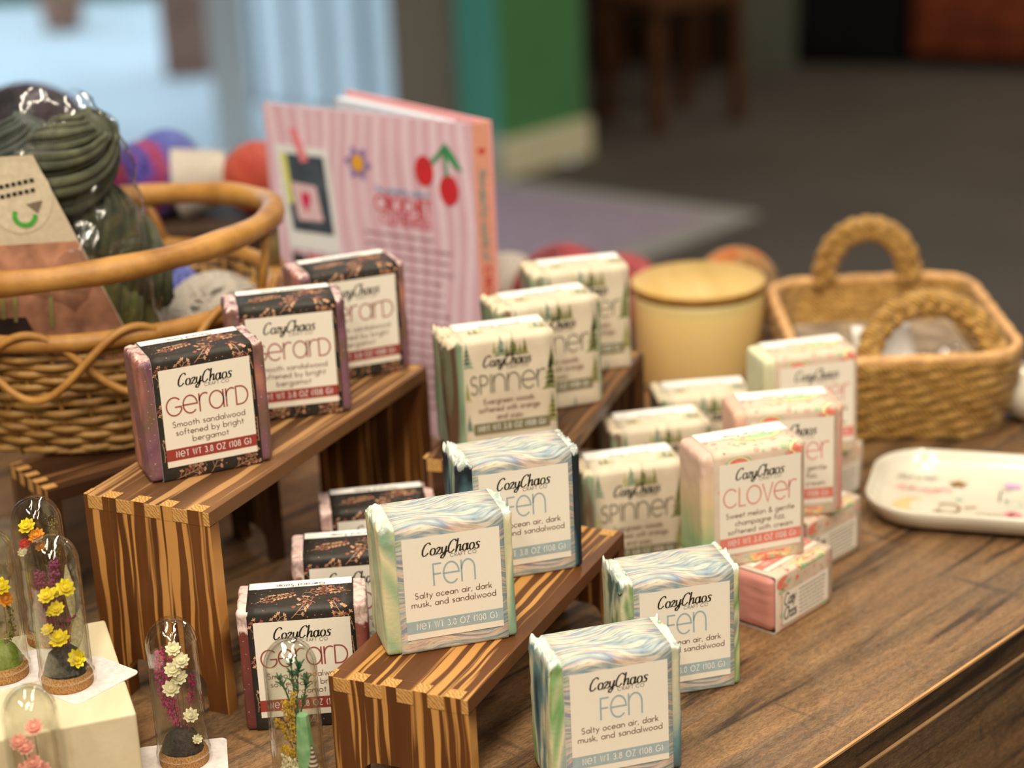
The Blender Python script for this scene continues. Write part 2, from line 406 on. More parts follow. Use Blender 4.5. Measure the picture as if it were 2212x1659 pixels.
def sprig(mb, u, v, ang, ln, f, rng, cstem, cleaf, cred):
    ca, sa = math.cos(ang), math.sin(ang); bend = rng.uniform(-.25, .25)
    P = lambda s, t: (u+ca*s-sa*(t+bend*s*s/ln), v+sa*s+ca*(t+bend*s*s/ln))
    ok = lambda p: 0.0004 < p[0] < WB-0.0004
    pts = [p for p in (P(ln*i/8, 0) for i in range(9)) if ok(p)]
    if len(pts) > 1: ribbon(mb, pts, 0.00016, cstem, f)
    n = int(ln/0.0021)
    for i in range(1, n+1):
        for sd in (-1, 1):
            s = ln*i/n*0.95; L = 0.0036*(1.1-0.55*i/n)*rng.uniform(.75, 1.15); a = sd*rng.uniform(.6, .95)
            e = P(s+L*math.cos(a), L*math.sin(a)); b = P(s, 0)
            if not (ok(e) and ok(b)): continue
            ribbon(mb, [b, e], 0.00011, cstem, f)
            c = cred if rng.random() < .3 else cleaf
            for k in (-1, 0, 1):
                a2 = ang+a+k*.9; q = (e[0]+math.cos(a2)*.0006, e[1]+math.sin(a2)*.0006)
                if ok(q): ellipse(mb, q[0], q[1], .00082, .00036, c, f, a2, 6)
def tree(mb, u, v, h, mat, f, rng):
    n = 6; w = h*.30; L = []; R = []
    for i in range(n):
        t0 = i/n; ww = w*(0.12+t0*.95)
        L += [(u-ww*.45, v+h*(1-t0)), (u-ww*rng.uniform(.9, 1.2), v+h*(1-t0)-h/n*1.0)]; R += [(u+ww*.45, v+h*(1-t0)), (u+ww*rng.uniform(.9, 1.2), v+h*(1-t0)-h/n*1.0)]
    pts = [(u, v+h*1.12)] + R + L[::-1]
    cl = lambda p: (min(WB-.0003, max(.0003, p[0])), p[1])
    pts = [cl(p) for p in pts]
    # row triangles from the axis
    for i in range(n):
        a, b = R[2*i], R[2*i+1]; c, d = L[2*i], L[2*i+1]
        poly(mb, [cl(p) for p in ((u, v+h*(1-i/n)+h/n*.8), c, d, (u, v+h*(1-(i+1)/n)+h*.03), b, a)][::-1], mat, f)
def watercolour(name, a, b):
    t = NT(name, 0.65, 0.2); t.base(t.ramp(t.noise(t.coord(), 700, 4), [(0.35, srgb(*a)), (0.62, srgb(*b))])); return t.m

def fen_paper():
    t = NT('wave_pattern_paper', 0.6, 0.25)
    c = t.n('ShaderNodeUVMap'); c.uv_map = 'uv'
    sep = t.n('ShaderNodeSeparateXYZ'); t.L(c.outputs[0], sep.inputs[0]); u, v = sep.outputs[0], sep.outputs[1]
    nz = t.n('ShaderNodeTexNoise'); nz.inputs['Scale'].default_value = 1.7; nz.inputs['Detail'].default_value = 1.0; t.L(c.outputs[0], nz.inputs['Vector'])
    # vertical displacement: travelling sine whose phase and height drift
    ph = t.math('ADD', t.math('MULTIPLY', u, 7.0), t.math('MULTIPLY', v, 6.5))
    s = t.math('SINE', t.math('ADD', ph, t.math('MULTIPLY', nz.outputs['Fac'], 3.2)))
    vv = t.math('ADD', v, t.math('MULTIPLY', s, 0.048))
    vv = t.math('ADD', vv, t.math('MULTIPLY', t.math('SINE', t.math('ADD', t.math('MULTIPLY', u, 4.6), t.math('MULTIPLY', v, -7.0))), 0.045))
    cmb = t.n('ShaderNodeCombineXYZ'); t.L(t.math('MULTIPLY', u, 0.10), cmb.inputs[0]); t.L(vv, cmb.inputs[1])
    broad = t.noise(cmb.outputs[0], 8.0, 2.0, 0.5)
    col = t.ramp(broad, [(0.30, srgb(150, 164, 144)), (0.39, srgb(208, 208, 190)), (0.45, srgb(140, 162, 176)), (0.50, srgb(222, 212, 194)), (0.545, srgb(224, 194, 174)), (0.58, srgb(140, 154, 178)), (0.64, srgb(192, 200, 186)), (0.72, srgb(148, 172, 176))])
    fine = t.noise(cmb.outputs[0], 95.0, 2.0, 0.6)
    dk = t.ramp(fine, [(0.36, (0.50, 0.55, 0.55, 1)), (0.52, W1)])
    t.base(t.mix(0.75, col, dk, 'MULTIPLY')); return t.m
def make_band(kind):
    rng = random.Random({'fig': 4, 'wave': 5, 'pine': 6, 'melon': 7}[kind])
    if kind == 'fig':
        mat = plain('charcoal_printed_paper', (50, 46, 42), 0.48, 0.10, 500); mb = band_mesh(mat, WHITEP)
        st, lf, rd = plain('copper_print', (186, 138, 104), 0.6), plain('rose_gold_print', (206, 156, 122), 0.6), plain('dusty_red_print', (158, 86, 76), 0.6)
        f = wrap(0.00012)
        for u, v, a, ln in [(.004, SZ+.006, .5, .017), (.020, SZ-.005, .75, .010), (.0445, SZ-.007, 2.3, .011), (.047, SZ+.012, 2.9, .014), (.031, SZ+.002, 2.2, .008), (.026, SZ+.013, .2, .012),
                            (.002, .047, 1.3, .008), (.003, .028, 1.5, .010), (.047, .033, 1.6, .012), (.0472, .012, 1.6, .012), (.0475, .048, 1.7, .008), (.0015, .010, 1.4, .009),
                            (.006, .0005, .35, .013), (.023, .001, .9, .006), (.034, .0005, .5, .011), (.018, .0035, 2.2, .006), (.012, .0505, 1.2, .007), (.036, .0525, .4, .008), (.0455, .002, 2.0, .006)]:
            sprig(mb, u, v, a, ln, f, rng, st, lf, rd)
        for k in range(110):
            ellipse(mb, rng.uniform(.001, WB-.001), rng.uniform(-.002, SZ+ST*.8), .00028, .00028, st, f, 0, 6)
    elif kind == 'wave':
        mb = band_mesh(fen_paper(), WHITEP)
    elif kind == 'pine':
        t = NT('speckled_cream_paper', 0.65, 0.2); c = t.coord()
        t.base(t.mix(t.ramp(t.noise(c, 1500, 1), [(.68, B1), (.74, W1)]), t.ramp(t.noise(c, 60, 2), [(.3, srgb(208, 194, 172)), (.7, srgb(224, 212, 190))]), srgb(178, 164, 140)))
        mb = band_mesh(t.m, WHITEP); f = wrap(0.00012)
        cs = [watercolour('olive_tree_print', (120, 116, 66), (170, 164, 110)), watercolour('sage_tree_print', (112, 128, 108), (160, 172, 148)), watercolour('dark_pine_print', (84, 92, 52), (136, 138, 86)), watercolour('straw_tree_print', (176, 168, 112), (204, 196, 150))]
        for u, v, h, k in [(.0165, SZ-.0075, .006, 3), (.020, SZ-.0080, .0095, 1), (.0265, SZ-.0085, .010, 2), (.030, SZ-.0080, .0045, 0), (.0325, SZ-.0085, .007, 0), (.023, SZ-.0085, .005, 0),
                           (.007, SZ+.008, .0045, 2), (.010, SZ+.008, .006, 0), (.013, SZ+.008, .0045, 3), (.024, SZ+.016, .004, 0), (.027, SZ+.016, .005, 1), (.039, SZ+.006, .006, 3), (.042, SZ+.006, .0085, 1), (.045, SZ+.006, .006, 0),
                           (.002, .046, .010, 1), (.0455, .030, .013, 2), (.046, .012, .012, 0), (.0463, .042, .008, 2), (.0015, .028, .008, 3), (.0018, .012, .007, 1), (.012, -.003, .007, 0), (.034, -.003, .007, 1)]:
            tree(mb, u, v-(.0022 if .006 < u < .045 and SZ-.02 < v < SZ else 0), h*1.25, cs[k], f, rng)
    else:
        t = NT('blush_fruit_paper', 0.62, 0.2); t.base(t.ramp(t.noise(t.coord(), 90, 2), [(.3, srgb(212, 188, 168)), (.7, srgb(224, 206, 186))]))
        mb = band_mesh(t.m, WHITEP); f = wrap(0.00012)
        coral, green, orange, rose = watercolour('coral_print', (222, 112, 96), (240, 150, 132)), watercolour('mint_print', (150, 188, 140), (188, 212, 170)), watercolour('apricot_print', (234, 172, 112), (244, 204, 156)), watercolour('rose_print', (226, 140, 130), (238, 176, 162))
        cream2 = watercolour('rind_print', (238, 214, 150), (246, 232, 186))
        def slice_(u, v, r, a0, a1, cols, g=wrap):
            for k, (k0, k1, c) in enumerate(cols):
                ff = wrap(0.00012+0.00003*k)
                A = [(u+r*k1*math.cos(a), v+r*k1*.55*math.sin(a)) for a in (a0+(a1-a0)*i/14 for i in range(15))]
                B = [(u+r*k0*math.cos(a), v+r*k0*.55*math.sin(a)) for a in (a1-(a1-a0)*i/14 for i in range(15))]
                A = [(min(WB-.0003, max(.0003, x)), y) for x, y in A]; B = [(min(WB-.0003, max(.0003, x)), y) for x, y in B]
                for i in range(14): poly(mb, [A[i], A[i+1], B[13-i], B[14-i]], c, ff)
        slice_(.030, SZ+.016, .014, PI, 2*PI, [(.0, .78, green), (.78, .9, cream2), (.9, 1.0, orange)])
        slice_(.030, .0052, .013, PI, 2*PI, [(.0, .6, coral), (.6, .88, orange), (.88, 1.0, green)])
        slice_(.0475, SZ-.003, .0085, PI*.6, PI*1.45, [(0, .7, coral), (.7, .9, cream2), (.9, 1, green)])
        slice_(.013, SZ-.0065, .007, 0, PI, [(0, .7, coral), (.7, .86, cream2), (.86, 1, green)])
        slice_(.030, -.0025, .013, PI*.02, PI, [(.0, .8, green), (.8, .92, cream2), (.92, 1.0, orange)])
        slice_(.006, -.004, .006, PI*.3, PI*1.7, [(0, 1, coral)])
        for k in range(120):
            u, v = rng.uniform(.0022, WB-.0022), rng.choice([rng.uniform(SZ-.009, SZ+ST*.7), rng.uniform(-ST, .006), rng.uniform(0, SZ)])
            r = rng.uniform(.0006, .0016)
            ellipse(mb, u, v, r, r*.8, rng.choice([coral, green, rose, rose, green]), wrap(0.00025), 0, 9)
    return mb
TXT = {
 'fig': dict(title='GerarD', body=['Smooth sandalwood', 'softened by bright', 'bergamot'], bw=[.80, .75, .40], col=(160, 84, 78), bar=(156, 62, 54), tw=.90, th=.185, flap='Gerard Soap', by=(.595, .68, .765)),
 'wave': dict(title='Fen', body=['Salty ocean air, dark', 'musk, and sandalwood'], bw=[.79, .87], col=(158, 180, 188), bar=(164, 182, 186), tw=.44, th=.215, flap=None, by=(.595, .68)),
 'pine': dict(title='SPInner', body=['Evergreen woods', 'softened with orange', 'and yuzu'], bw=[.62, .76, .32], col=(128, 120, 104), bar=(124, 118, 84), tw=.93, th=.20, flap='Spinner Soap', by=(.60, .69, .78)),
 'melon': dict(title='CLOVer', body=['Sweet melon & gentle', 'champagne fizz,', 'softened with cream'], bw=[.84, .62, .80], col=(222, 140, 128), bar=(224, 130, 116), tw=.90, th=.20, flap='Clover Soap', by=(.60, .69, .78)),
}
LX, LZ, LW, LH = 0.0026, 0.0070, 0.0434, 0.0478
def make_label(kind):
    d = TXT[kind]; mb = MB(); f0, f1, f2 = wrap(0.0004), wrap(0.0005), wrap(0.0006)
    lx, lz, lw, lh = LX, LZ, LW, LH
    if kind == 'pine': lx, lw = 0.0018, 0.0425
    P = lambda fx, fy: (lx+lw*fx, lz+lh*(1-fy))
    if kind != 'pine': rect(mb, lx, lz, lx+lw, lz+lh, CREAM, f0)
    tc = plain(kind+'_title_ink', d['col'], 0.7, 0.03); bc = plain(kind+'_bar_ink', d['bar'], 0.7, 0.04)
    text(mb, 'CozyChaos', *P(.195, .185), .60*lw, .122*lh, .0160*lw, INK, f1, 'script', 'l', shear=.16)
    text(mb, 'CRAFT CO', *P(.62, .228), .27*lw, .032*lh, .0050*lw, GREYINK, f1, track=.22)
    text(mb, d['title'], *P(.50 if kind != 'wave' else .525, .475 if kind != 'wave' else .485), d['tw']*lw, d['th']*lh, .0165*lw, tc, f1, 'title', track=.09)
    for s, wdt, y in zip(d['body'], d['bw'], d['by']):
        text(mb, s, *P(.5, y), wdt*lw, .058*lh, .0080*lw, BROWNINK, f1, track=.16)
    a, b = P(0 if kind != 'pine' else .05, .935), P(1, .815); rect(mb, a[0], a[1], b[0], b[1], bc, f1)
    text(mb, 'NeT WT 3.8 OZ (108 G)', *P(.52, .903), .83*lw, .060*lh, .0076*lw, WHITEP, f2, 'title', track=.30)
    return mb
def make_flap(kind):
    d = TXT[kind]; mb = MB(); dep = .0062 if kind == 'fig' else .0105; v0, v1 = BL[7]-dep, BL[7]+.0050
    rect(mb, .0006, v0, WB-.0006, v1, WHITEP, wrap(0.0003), 1, 8)
    text(mb, d['flap'], WB*.5, v0+.0030, WB*.46, .0026, .00034, INK, wrap(0.00045), track=.16, flip=True)
    return mb
def make_foot(kind):    # printed panel on the narrow under side of the wrapper
    mb = MB(); f0, f1 = wrap(0.0006), wrap(0.0007)
    rect(mb, .0045, -.0265, WB-.0045, -.0095, CREAM, f0)
    text(mb, 'Cozy', .0055, -.0165, .0095, .0062, .0007, INK, f1, 'script' if False else 'body', 'l', shear=.25, track=-.04)
    text(mb, 'Chaos', .0055, -.0240, .0105, .0062, .0007, INK, f1, 'body', 'l', shear=.25, track=-.06)
    rng = random.Random(3)
    for j in range(7):
        x = .0185; y = -.0120-.0021*j
        while x < WB-.009:
            l = rng.uniform(.0012, .0036); ribbon(mb, [(x, y), (min(x+l, WB-.006), y)], .00028, GREYINK, f1); x += l+.0007
    return mb
MESH = {}
def soap_block_mesh(seed, el, er, rough_top, mat, cut=0.0016, peak=0.0):
    """bar of soap: rounded block with a rough, piped top"""
    mb = MB(); nx, ny, nz = 44, 26, 26; X0, X1 = -el, WB+er; g = 0.0006
    vs = {}; V = []; F = []
    def P(i, j, k):
        key = (i, j, k)
        if key in vs: return vs[key]
        a, b, c = i/nx, j/ny, k/nz
        # ease the spacing toward the edges so the bevels stay crisp
        e = lambda t: t+(-.055*math.sin(2*PI*t))
        a, b, c = e(a), e(b), e(c)
        p = Vector((X0+(X1-X0)*a, g+(ST-2*g)*b, g+(SZ-2*g)*c)); r = cut
        q = Vector((min(max(p.x, X0+r), X1-r), min(max(p.y, g+r), ST-g-r), min(max(p.z, g+r), SZ-g-r))); d = p-q
        if d.length > 1e-9: p = q + d.normalized()*min(d.length, r) if d.length > r else p
        outside = min(max(-p.x, p.x-WB), 0.006)
        if outside > -0.0005:
            nn = noise.noise(Vector((p.x*160+seed, p.y*160, p.z*160)))
            if c > .93 and peak:
                p.z += peak*max(0, (outside+.0005)/.004)*(.15+1.0*noise.noise(Vector((p.x*420+seed*3, p.y*330, seed)))+.5*noise.noise(Vector((p.x*160+seed, p.y*170, seed)))+.45*noise.noise(Vector((p.x*900+seed, p.y*900, seed))))
            if c > .88: p.y += .0007*nn; p.x += .0006*noise.noise(Vector((p.y*420+seed, p.z*300, 4)))*rough_top
            if k >= nz-1: p.y += .0004*nn; p.z += .0005*nn*rough_top
            p.x += (1 if p.x > WB/2 else -1)*(.0003*nn+.0003*noise.noise(Vector((seed, p.y*700, p.z*60))))
        vs[key] = len(V); V.append(p); return vs[key]
    for i in range(nx):
        for k in range(nz): F.append((P(i,0,k), P(i+1,0,k), P(i+1,0,k+1), P(i,0,k+1))); F.append((P(i+1,ny,k), P(i,ny,k), P(i,ny,k+1), P(i+1,ny,k+1)))
        for j in range(ny): F.append((P(i,j,nz), P(i+1,j,nz), P(i+1,j+1,nz), P(i,j+1,nz))); F.append((P(i,j+1,0), P(i+1,j+1,0), P(i+1,j,0), P(i,j,0)))
    for j in range(ny):
        for k in range(nz): F.append((P(0,j+1,k), P(0,j,k), P(0,j,k+1), P(0,j+1,k+1))); F.append((P(nx,j,k), P(nx,j+1,k), P(nx,j+1,k+1), P(nx,j,k+1)))
    mb.add(V, F, mat, True); return mb
def swirl(name, stops, scale=26, zs=.35, dist=2.2, seed=0.0, top=None, toph=.0555, speck=None, rough=.42):
    t = NT(name, rough, 0.45); t.b.inputs['Subsurface Weight'].default_value = 0.12; t.b.inputs['Subsurface Radius'].default_value = (.003, .002, .0015); t.b.inputs['Subsurface Scale'].default_value = 1.0
    c = t.coord('Object', (1, 1, zs), loc=(seed, seed*.7, seed*.3))
    n = t.noise(c, scale, 2.0, .5, dist); col = t.ramp(n, stops)
    if speck: col = t.mix(t.ramp(t.noise(t.coord(), 900, 1), [(.72, B1), (.78, W1)]), col, speck)
    if top:
        sp = t.n('ShaderNodeSeparateXYZ'); t.L(t.n('ShaderNodeTexCoord').outputs['Object'], sp.inputs[0])
        h = t.math('ADD', sp.outputs[2], t.math('MULTIPLY', t.math('SUBTRACT', t.noise(t.coord('Object', (1, 1, .3)), 230, 3, .65), .5), .011))
        k = t.math('MULTIPLY', t.math('SUBTRACT', h, toph), 700.0); k2 = t.n('ShaderNodeClamp'); t.L(k, k2.inputs[0])
        col = t.mix(k2.outputs[0], col, t.mix(t.ramp(t.noise(t.coord(loc=(seed, 0, 0)), 150, 3, .6, 1.0), [(.42, W1), (.52, B1)]), top, t.mix(.45, top, col)))
    t.base(col); t.bump(t.noise(t.coord(), 500, 4), .0004, .5); return t.m
def gradient_soap(name, cols, rough=.45, seed=0.0):
    t = NT(name, rough, .4); t.b.inputs['Subsurface Weight'].default_value = 0.1; t.b.inputs['Subsurface Radius'].default_value = (.003, .002, .0015); t.b.inputs['Subsurface Scale'].default_value = 1.0
    sp = t.n('ShaderNodeSeparateXYZ'); t.L(t.n('ShaderNodeTexCoord').outputs['Object'], sp.inputs[0])
    h = t.math('DIVIDE', t.math('ADD', sp.outputs[2], t.math('MULTIPLY', t.math('SUBTRACT', t.noise(t.coord(loc=(seed, 0, 0)), 45, 2), .5), .03)), SZ)
    t.base(t.ramp(h, [(i/(len(cols)-1), srgb(*c)) for i, c in enumerate(cols)])); t.bump(t.noise(t.coord('Object', (1, 1, .2)), 500, 3), .0003, .5); return t.m
KIND_GROUP = {'fig': 'soaps in charcoal botanical wrappers', 'wave': 'soaps in pale blue wave wrappers', 'pine': 'soaps in cream pine tree wrappers', 'melon': 'soaps in blush melon wrappers'}
PROTO = {}
def soap(kind, loc, rz, label, mat, el=.0055, er=.0055, seed=0, cut=.0016, peak=0.0, lying=False, tilt=0.0):
    root = empty('soap_bar', loc, rz, label, 'soap', KIND_GROUP[kind])
    if lying:
        c, s = math.cos(rz), math.sin(rz)
        root.matrix_world = Matrix(((c, 0, -s, loc[0]), (s, 0, c, loc[1]), (0, -1, 0, loc[2]), (0, 0, 0, 1)))
    if tilt: root.rotation_euler[1] = tilt
    soap_block_mesh(seed, el, er, 1.0 if peak else .4, mat, cut, peak).build('soap_block', root)
    if kind not in PROTO:
        b = make_band(kind); uv = b._uv + [(0, 0)]*(len(b.v)-len(b._uv)); b.uv = uv
        bo = b.build('paper_wrapper', root); lo = make_label(kind).build('front_label', bo)
        fo = make_flap(kind).build('top_flap', bo) if TXT[kind]['flap'] else None
        ft = make_foot(kind).build('ingredient_panel', bo) if kind == 'melon' else None
        PROTO[kind] = bo
    else:
        bo = PROTO[kind].copy(); COL.objects.link(bo); bo.parent = root
        for ch in kids(PROTO[kind]): c = ch.copy(); COL.objects.link(c); c.parent = bo
    return root
ft_top = srgb(226, 196, 190)
FIG = [swirl('mauve_swirl_soap', [(.3, srgb(104, 68, 80)), (.45, srgb(132, 92, 106)), (.52, srgb(120, 92, 78)), (.6, srgb(146, 96, 98)), (.72, srgb(196, 134, 104))], 30, .5, 1.6, s, top=ft_top, toph=th, speck=srgb(214, 190, 190)) for s, th in ((.3, .0590), (1.9, .0590))]
FIGD = [swirl('plum_brown_soap', [(.3, srgb(92, 46, 44)), (.5, srgb(128, 66, 58)), (.6, srgb(150, 92, 78)), (.7, srgb(176, 112, 90))], 22, .35, 1.2, s, top=srgb(232, 206, 200), toph=.0495, speck=srgb(196, 160, 150)) for s in (3.1, 4.4, 5.2)]
soap('fig', (-.1642, .8426, ZA), .4088, 'charcoal botanical wrapped soap nearest the front corner of the tallest riser', FIG[0], .0060, .0058, 1, .0024, .0012)
soap('fig', (-.1330, .9175, ZA), .1976, 'middle charcoal botanical wrapped soap of three on the tallest riser', FIG[1], .0066, .0045, 2, .0024, .0010)
soap('fig', (-.1023, .9719, ZA), .3646, 'rearmost charcoal botanical wrapped soap on the tallest riser, against the pink book', FIG[0], .0066, .0040, 3, .0024, .0010)
soap('fig', (-.1236, .7871, 0), .0683, 'charcoal botanical wrapped soap on the counter right behind a glass dome', FIGD[0], .0046, .0058, 4, .0016, .0006)
soap('fig', (-.1029, .8424, 0), .0689, 'charcoal botanical wrapped soap on the counter, second back in its file', FIGD[1], .0058, .0050, 5, .0016, .0006)
soap('fig', (-.0932, .8971, 0), .1269, 'charcoal botanical wrapped soap deepest under the tallest riser, half in shadow', FIGD[2], .0058, .0050, 6, .0016, .0006)
WS = lambda nm, st, seed, **k: swirl(nm, st, k.get('sc', 24), k.get('zs', .22), k.get('d', 2.2), seed, top=srgb(206, 216, 210), toph=.0580)
w1 = WS('mint_cream_swirl_soap', [(.30, srgb(92, 134, 136)), (.42, srgb(146, 176, 146)), (.5, srgb(226, 214, 174)), (.6, srgb(160, 184, 146)), (.72, srgb(230, 218, 182))], .6)
w2 = WS('navy_teal_swirl_soap', [(.30, srgb(24, 32, 40)), (.46, srgb(28, 40, 50)), (.52, srgb(84, 124, 134)), (.6, srgb(190, 202, 170)), (.72, srgb(40, 54, 66))], 2.3)
w3 = WS('marbled_teal_cream_soap', [(.30, srgb(60, 76, 84)), (.40, srgb(110, 150, 156)), (.46, srgb(226, 216, 180)), (.54, srgb(118, 168, 104)), (.62, srgb(216, 210, 172)), (.72, srgb(96, 150, 154))], 4.1)
w4 = WS('green_slate_swirl_soap', [(.30, srgb(60, 78, 74)), (.42, srgb(92, 122, 116)), (.5, srgb(206, 204, 170)), (.58, srgb(112, 148, 92)), (.68, srgb(222, 214, 166))], 6.4)
soap('wave', (-.0531, .7612, ZB), .2572, 'blue wave wrapped soap with mint and cream ends at the front of the low riser', w1, .0068, .0042, 11, .0016, .0028)
soap('wave', (-.0202, .8308, ZB), .2679, 'blue wave wrapped soap with navy ends at the back of the low riser', w2, .0066, .0040, 12, .0016, .0034)
soap('wave', (.0155, .7230, 0), .2627, 'blue wave wrapped soap closest to the viewer, cut off by the lower frame edge', w3, .0062, .0044, 13, .0016, .0032)
soap('wave', (.0505, .7980, 0), .2331, 'blue wave wrapped soap on the counter just behind the nearest one', w4, .0062, .0034, 14, .0016, .0034)
PS = lambda nm, seed: swirl(nm, [(.30, srgb(90, 66, 50)), (.42, srgb(118, 140, 112)), (.52, srgb(150, 168, 140)), (.6, srgb(120, 92, 72)), (.7, srgb(186, 178, 156))], 34, .2, 2.0, seed, top=srgb(222, 206, 178), toph=.0575)
p1, p2, p3 = PS('forest_green_soap', .4), PS('forest_brown_soap', 2.6), PS('cedar_soap', 5.0)
soap('pine', (-.0242, .9271, ZC), .2504, 'pine tree wrapped soap at the front of the middle riser, with a loose top edge', p1, .0090, .0006, 21, .0022, .0030)
soap('pine', (.0015, .9808, ZC), .30, 'pine tree wrapped soap in the middle of the three on the middle riser', p2, .0085, .0022, 22, .0022, .0018)
soap('pine', (.0214, 1.0424, ZC), .20, 'pine tree wrapped soap at the back of the middle riser beside the candle', p3, .0085, .0008, 23, .0022, .0014)
soap('pine', (.0401, .9324, 0), .2117, 'pine tree wrapped soap on the counter left of the melon soaps', p3, .0060, .0010, 24, .0022, .0010)
soap('pine', (.0585, .9910, 0), .171, 'pine tree wrapped soap on the counter, second of its file', p2, .0060, .0030, 25, .0022, .0010)
soap('pine', (.0885, 1.0390, 0), .09, 'pine tree wrapped soap on the counter in front of the candle', p1, .0060, .0010, 26, .0022, .0020)
c1 = gradient_soap('melon_gradient_soap', [(150, 178, 130), (160, 186, 136), (222, 196, 156), (226, 196, 168), (214, 182, 170)])
c2 = gradient_soap('peach_pink_soap', [(214, 158, 140), (208, 150, 138), (218, 166, 150), (224, 182, 160)], seed=1.0)
c3 = gradient_soap('pale_lime_soap', [(196, 176, 148), (206, 196, 160), (200, 196, 160), (226, 228, 190)], seed=2.0)
c4 = gradient_soap('dusty_pink_soap', [(198, 134, 122), (200, 138, 128), (204, 142, 134), (200, 140, 130)], seed=3.0)
soap('melon', (.0955, .8703, .0313), .3031, 'melon wrapped soap standing in front, green and peach end showing', c1, .0062, .0004, 31, .0030)
soap('melon', (.1182, .9272, .0313), .1093, 'melon wrapped soap standing second, with a pink end', c2, .0060, .0036, 32, .0030)
soap('melon', (.1451, 1.0088, .0313), .2198, 'rearmost standing melon wrapped soap, beside the jute basket', c3, .0066, .0010, 33, .0030)
soap('melon', (.1241, .8590, ST), math.radians(46.4), 'melon wrapped soap lying flat on the counter, dusty pink end toward the viewer', c4, .0022, .0030, 34, .0046, lying=True)
soap('melon', (.1492, .9220, ST), math.radians(45), 'melon wrapped soap lying flat in the middle of the lying three', c4, .0022, .0030, 35, .0046, lying=True)
soap('melon', (.1640, 1.0030, ST), math.radians(43), 'melon wrapped soap lying flat farthest back by the jute basket', c3, .0022, .0030, 36, .0046, lying=True)

# ---------------------------------------------------------------- counter
E2 = Vector((.7041, .7101, 0)); N2 = Vector((-.7101, .7041, 0)); P0 = Vector((.1229, .7327, 0))
def laminate(name, k=1.0):
    t = NT(name, 0.36, 0.45)
    ang = -math.atan2(E2.y, E2.x)
    rotn = t.n('ShaderNodeVectorRotate', rotation_type='Z_AXIS'); rotn.inputs['Angle'].default_value = ang
    t.L(t.n('ShaderNodeTexCoord').outputs['Object'], rotn.inputs['Vector'])
    def mp(scale, loc=(0, 0, 0)):
        q = t.n('ShaderNodeMapping'); q.inputs['Scale'].default_value = scale; q.inputs['Location'].default_value = loc; t.L(rotn.outputs[0], q.inputs[0]); return q.outputs[0]
    big = t.noise(mp((.22, 1.6, 1.6)), 14, 3, .55, 1.2); mid = t.noise(mp((.12, 1.6, 1.6), (3, 1, 0)), 55, 4, .6, .7); fine = t.noise(mp((.25, 1, 1)), 700, 3, .7); pores = t.noise(mp((.35, 1, 1), (1, 5, 0)), 1500, 2, .7)
    a = t.ramp(big, [(.32, srgb(62, 50, 40)), (.46, srgb(112, 84, 56)), (.56, srgb(142, 104, 68)), (.66, srgb(98, 82, 68)), (.8, srgb(152, 112, 72))])
    b = t.ramp(mid, [(.34, srgb(56, 46, 38)), (.5, srgb(130, 102, 72)), (.66, srgb(164, 130, 92))])
    col = t.mix(.5, a, b)
    col = t.mix(t.ramp(mid, [(.36, (.75, .75, .75, 1)), (.42, B1)]), col, srgb(52, 40, 32))
    saw = t.noise(mp((1.6, .10, 1), (7, 2, 0)), 60, 2, .6); sel = t.noise(mp((1, 1, 1), (2, 9, 0)), 9, 2)
    m = t.math('MULTIPLY', t.ramp(saw, [(.60, B1), (.66, W1)]), t.ramp(sel, [(.50, B1), (.60, W1)]))
    col = t.mix(t.math('MULTIPLY', m, .6), col, srgb(70, 58, 50))
    col = t.mix(.7, col, t.ramp(t.noise(mp((.38, 1, 1), (4, 4, 0)), 620, 4, .75, 1.2), [(.40, (.36, .34, .32, 1)), (.58, (1, 1, 1, 1))]), 'MULTIPLY')
    t.base(t.mix(1.0, col, (k, k, k, 1), 'MULTIPLY')); t.bump(t.math('ADD', fine, pores), .0006, .55)
    return t.m
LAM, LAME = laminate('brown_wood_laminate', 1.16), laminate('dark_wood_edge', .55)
counter = empty('display_counter', (0, 0, 0), 0, 'brown wood grain display counter all the goods stand on', 'counter')
def quadbox(mb, t0, t1, d0, d1, z0, z1, mats):
    c = [P0+E2*t0+N2*d0, P0+E2*t1+N2*d0, P0+E2*t1+N2*d1, P0+E2*t0+N2*d1]
    vs = [(p.x, p.y, z0) for p in c]+[(p.x, p.y, z1) for p in c]
    o = mb.add(vs, [], mats[0])
    for f, q in zip([(0,3,2,1),(4,5,6,7),(0,1,5,4),(1,2,6,5),(2,3,7,6),(3,0,4,7)], mats):
        mb.f.append(tuple(i+o for i in f)); mb.mi.append(mb.slot(q)); mb.sm.append(False)
mb = MB(); quadbox(mb, -1.1, .4985, 0, 1.0, -.0150, 0, [LAM, LAM, LAME, LAME, LAME, LAME]); bevel(mb.build('counter_top', counter), .0009, 2)
EDGE_HL = plain('edge_highlight_bright', (196, 150, 100), .35, .08, 60)  # pale colour stands in for light caught on the counter edge
mb = MB(); quadbox(mb, -1.1, .499, -.0005, .0009, -.0011, .0001, [EDGE_HL]*6); mb.build('edge_highlight', counter)  # thin strip painting the highlight along the top's front edge
mb = MB(); quadbox(mb, -1.08, .4995, -.0016, .0002, -.0158, -.0150, [plain('edge_highlight_dull', (150, 118, 84), .4, .08, 60)]*6); mb.build('edge_highlight', counter)  # duller painted highlight line along the top of the side panel
mb = MB(); quadbox(mb, -1.08, .4995, -.0012, .985, -.80, -.0152, [LAM]*6); bevel(mb.build('side_panel', counter), .0008)
mb = MB(); quadbox(mb, -1.06, .47, .03, .96, FL, -.80, [LAME]*6); mb.build('plinth', counter)

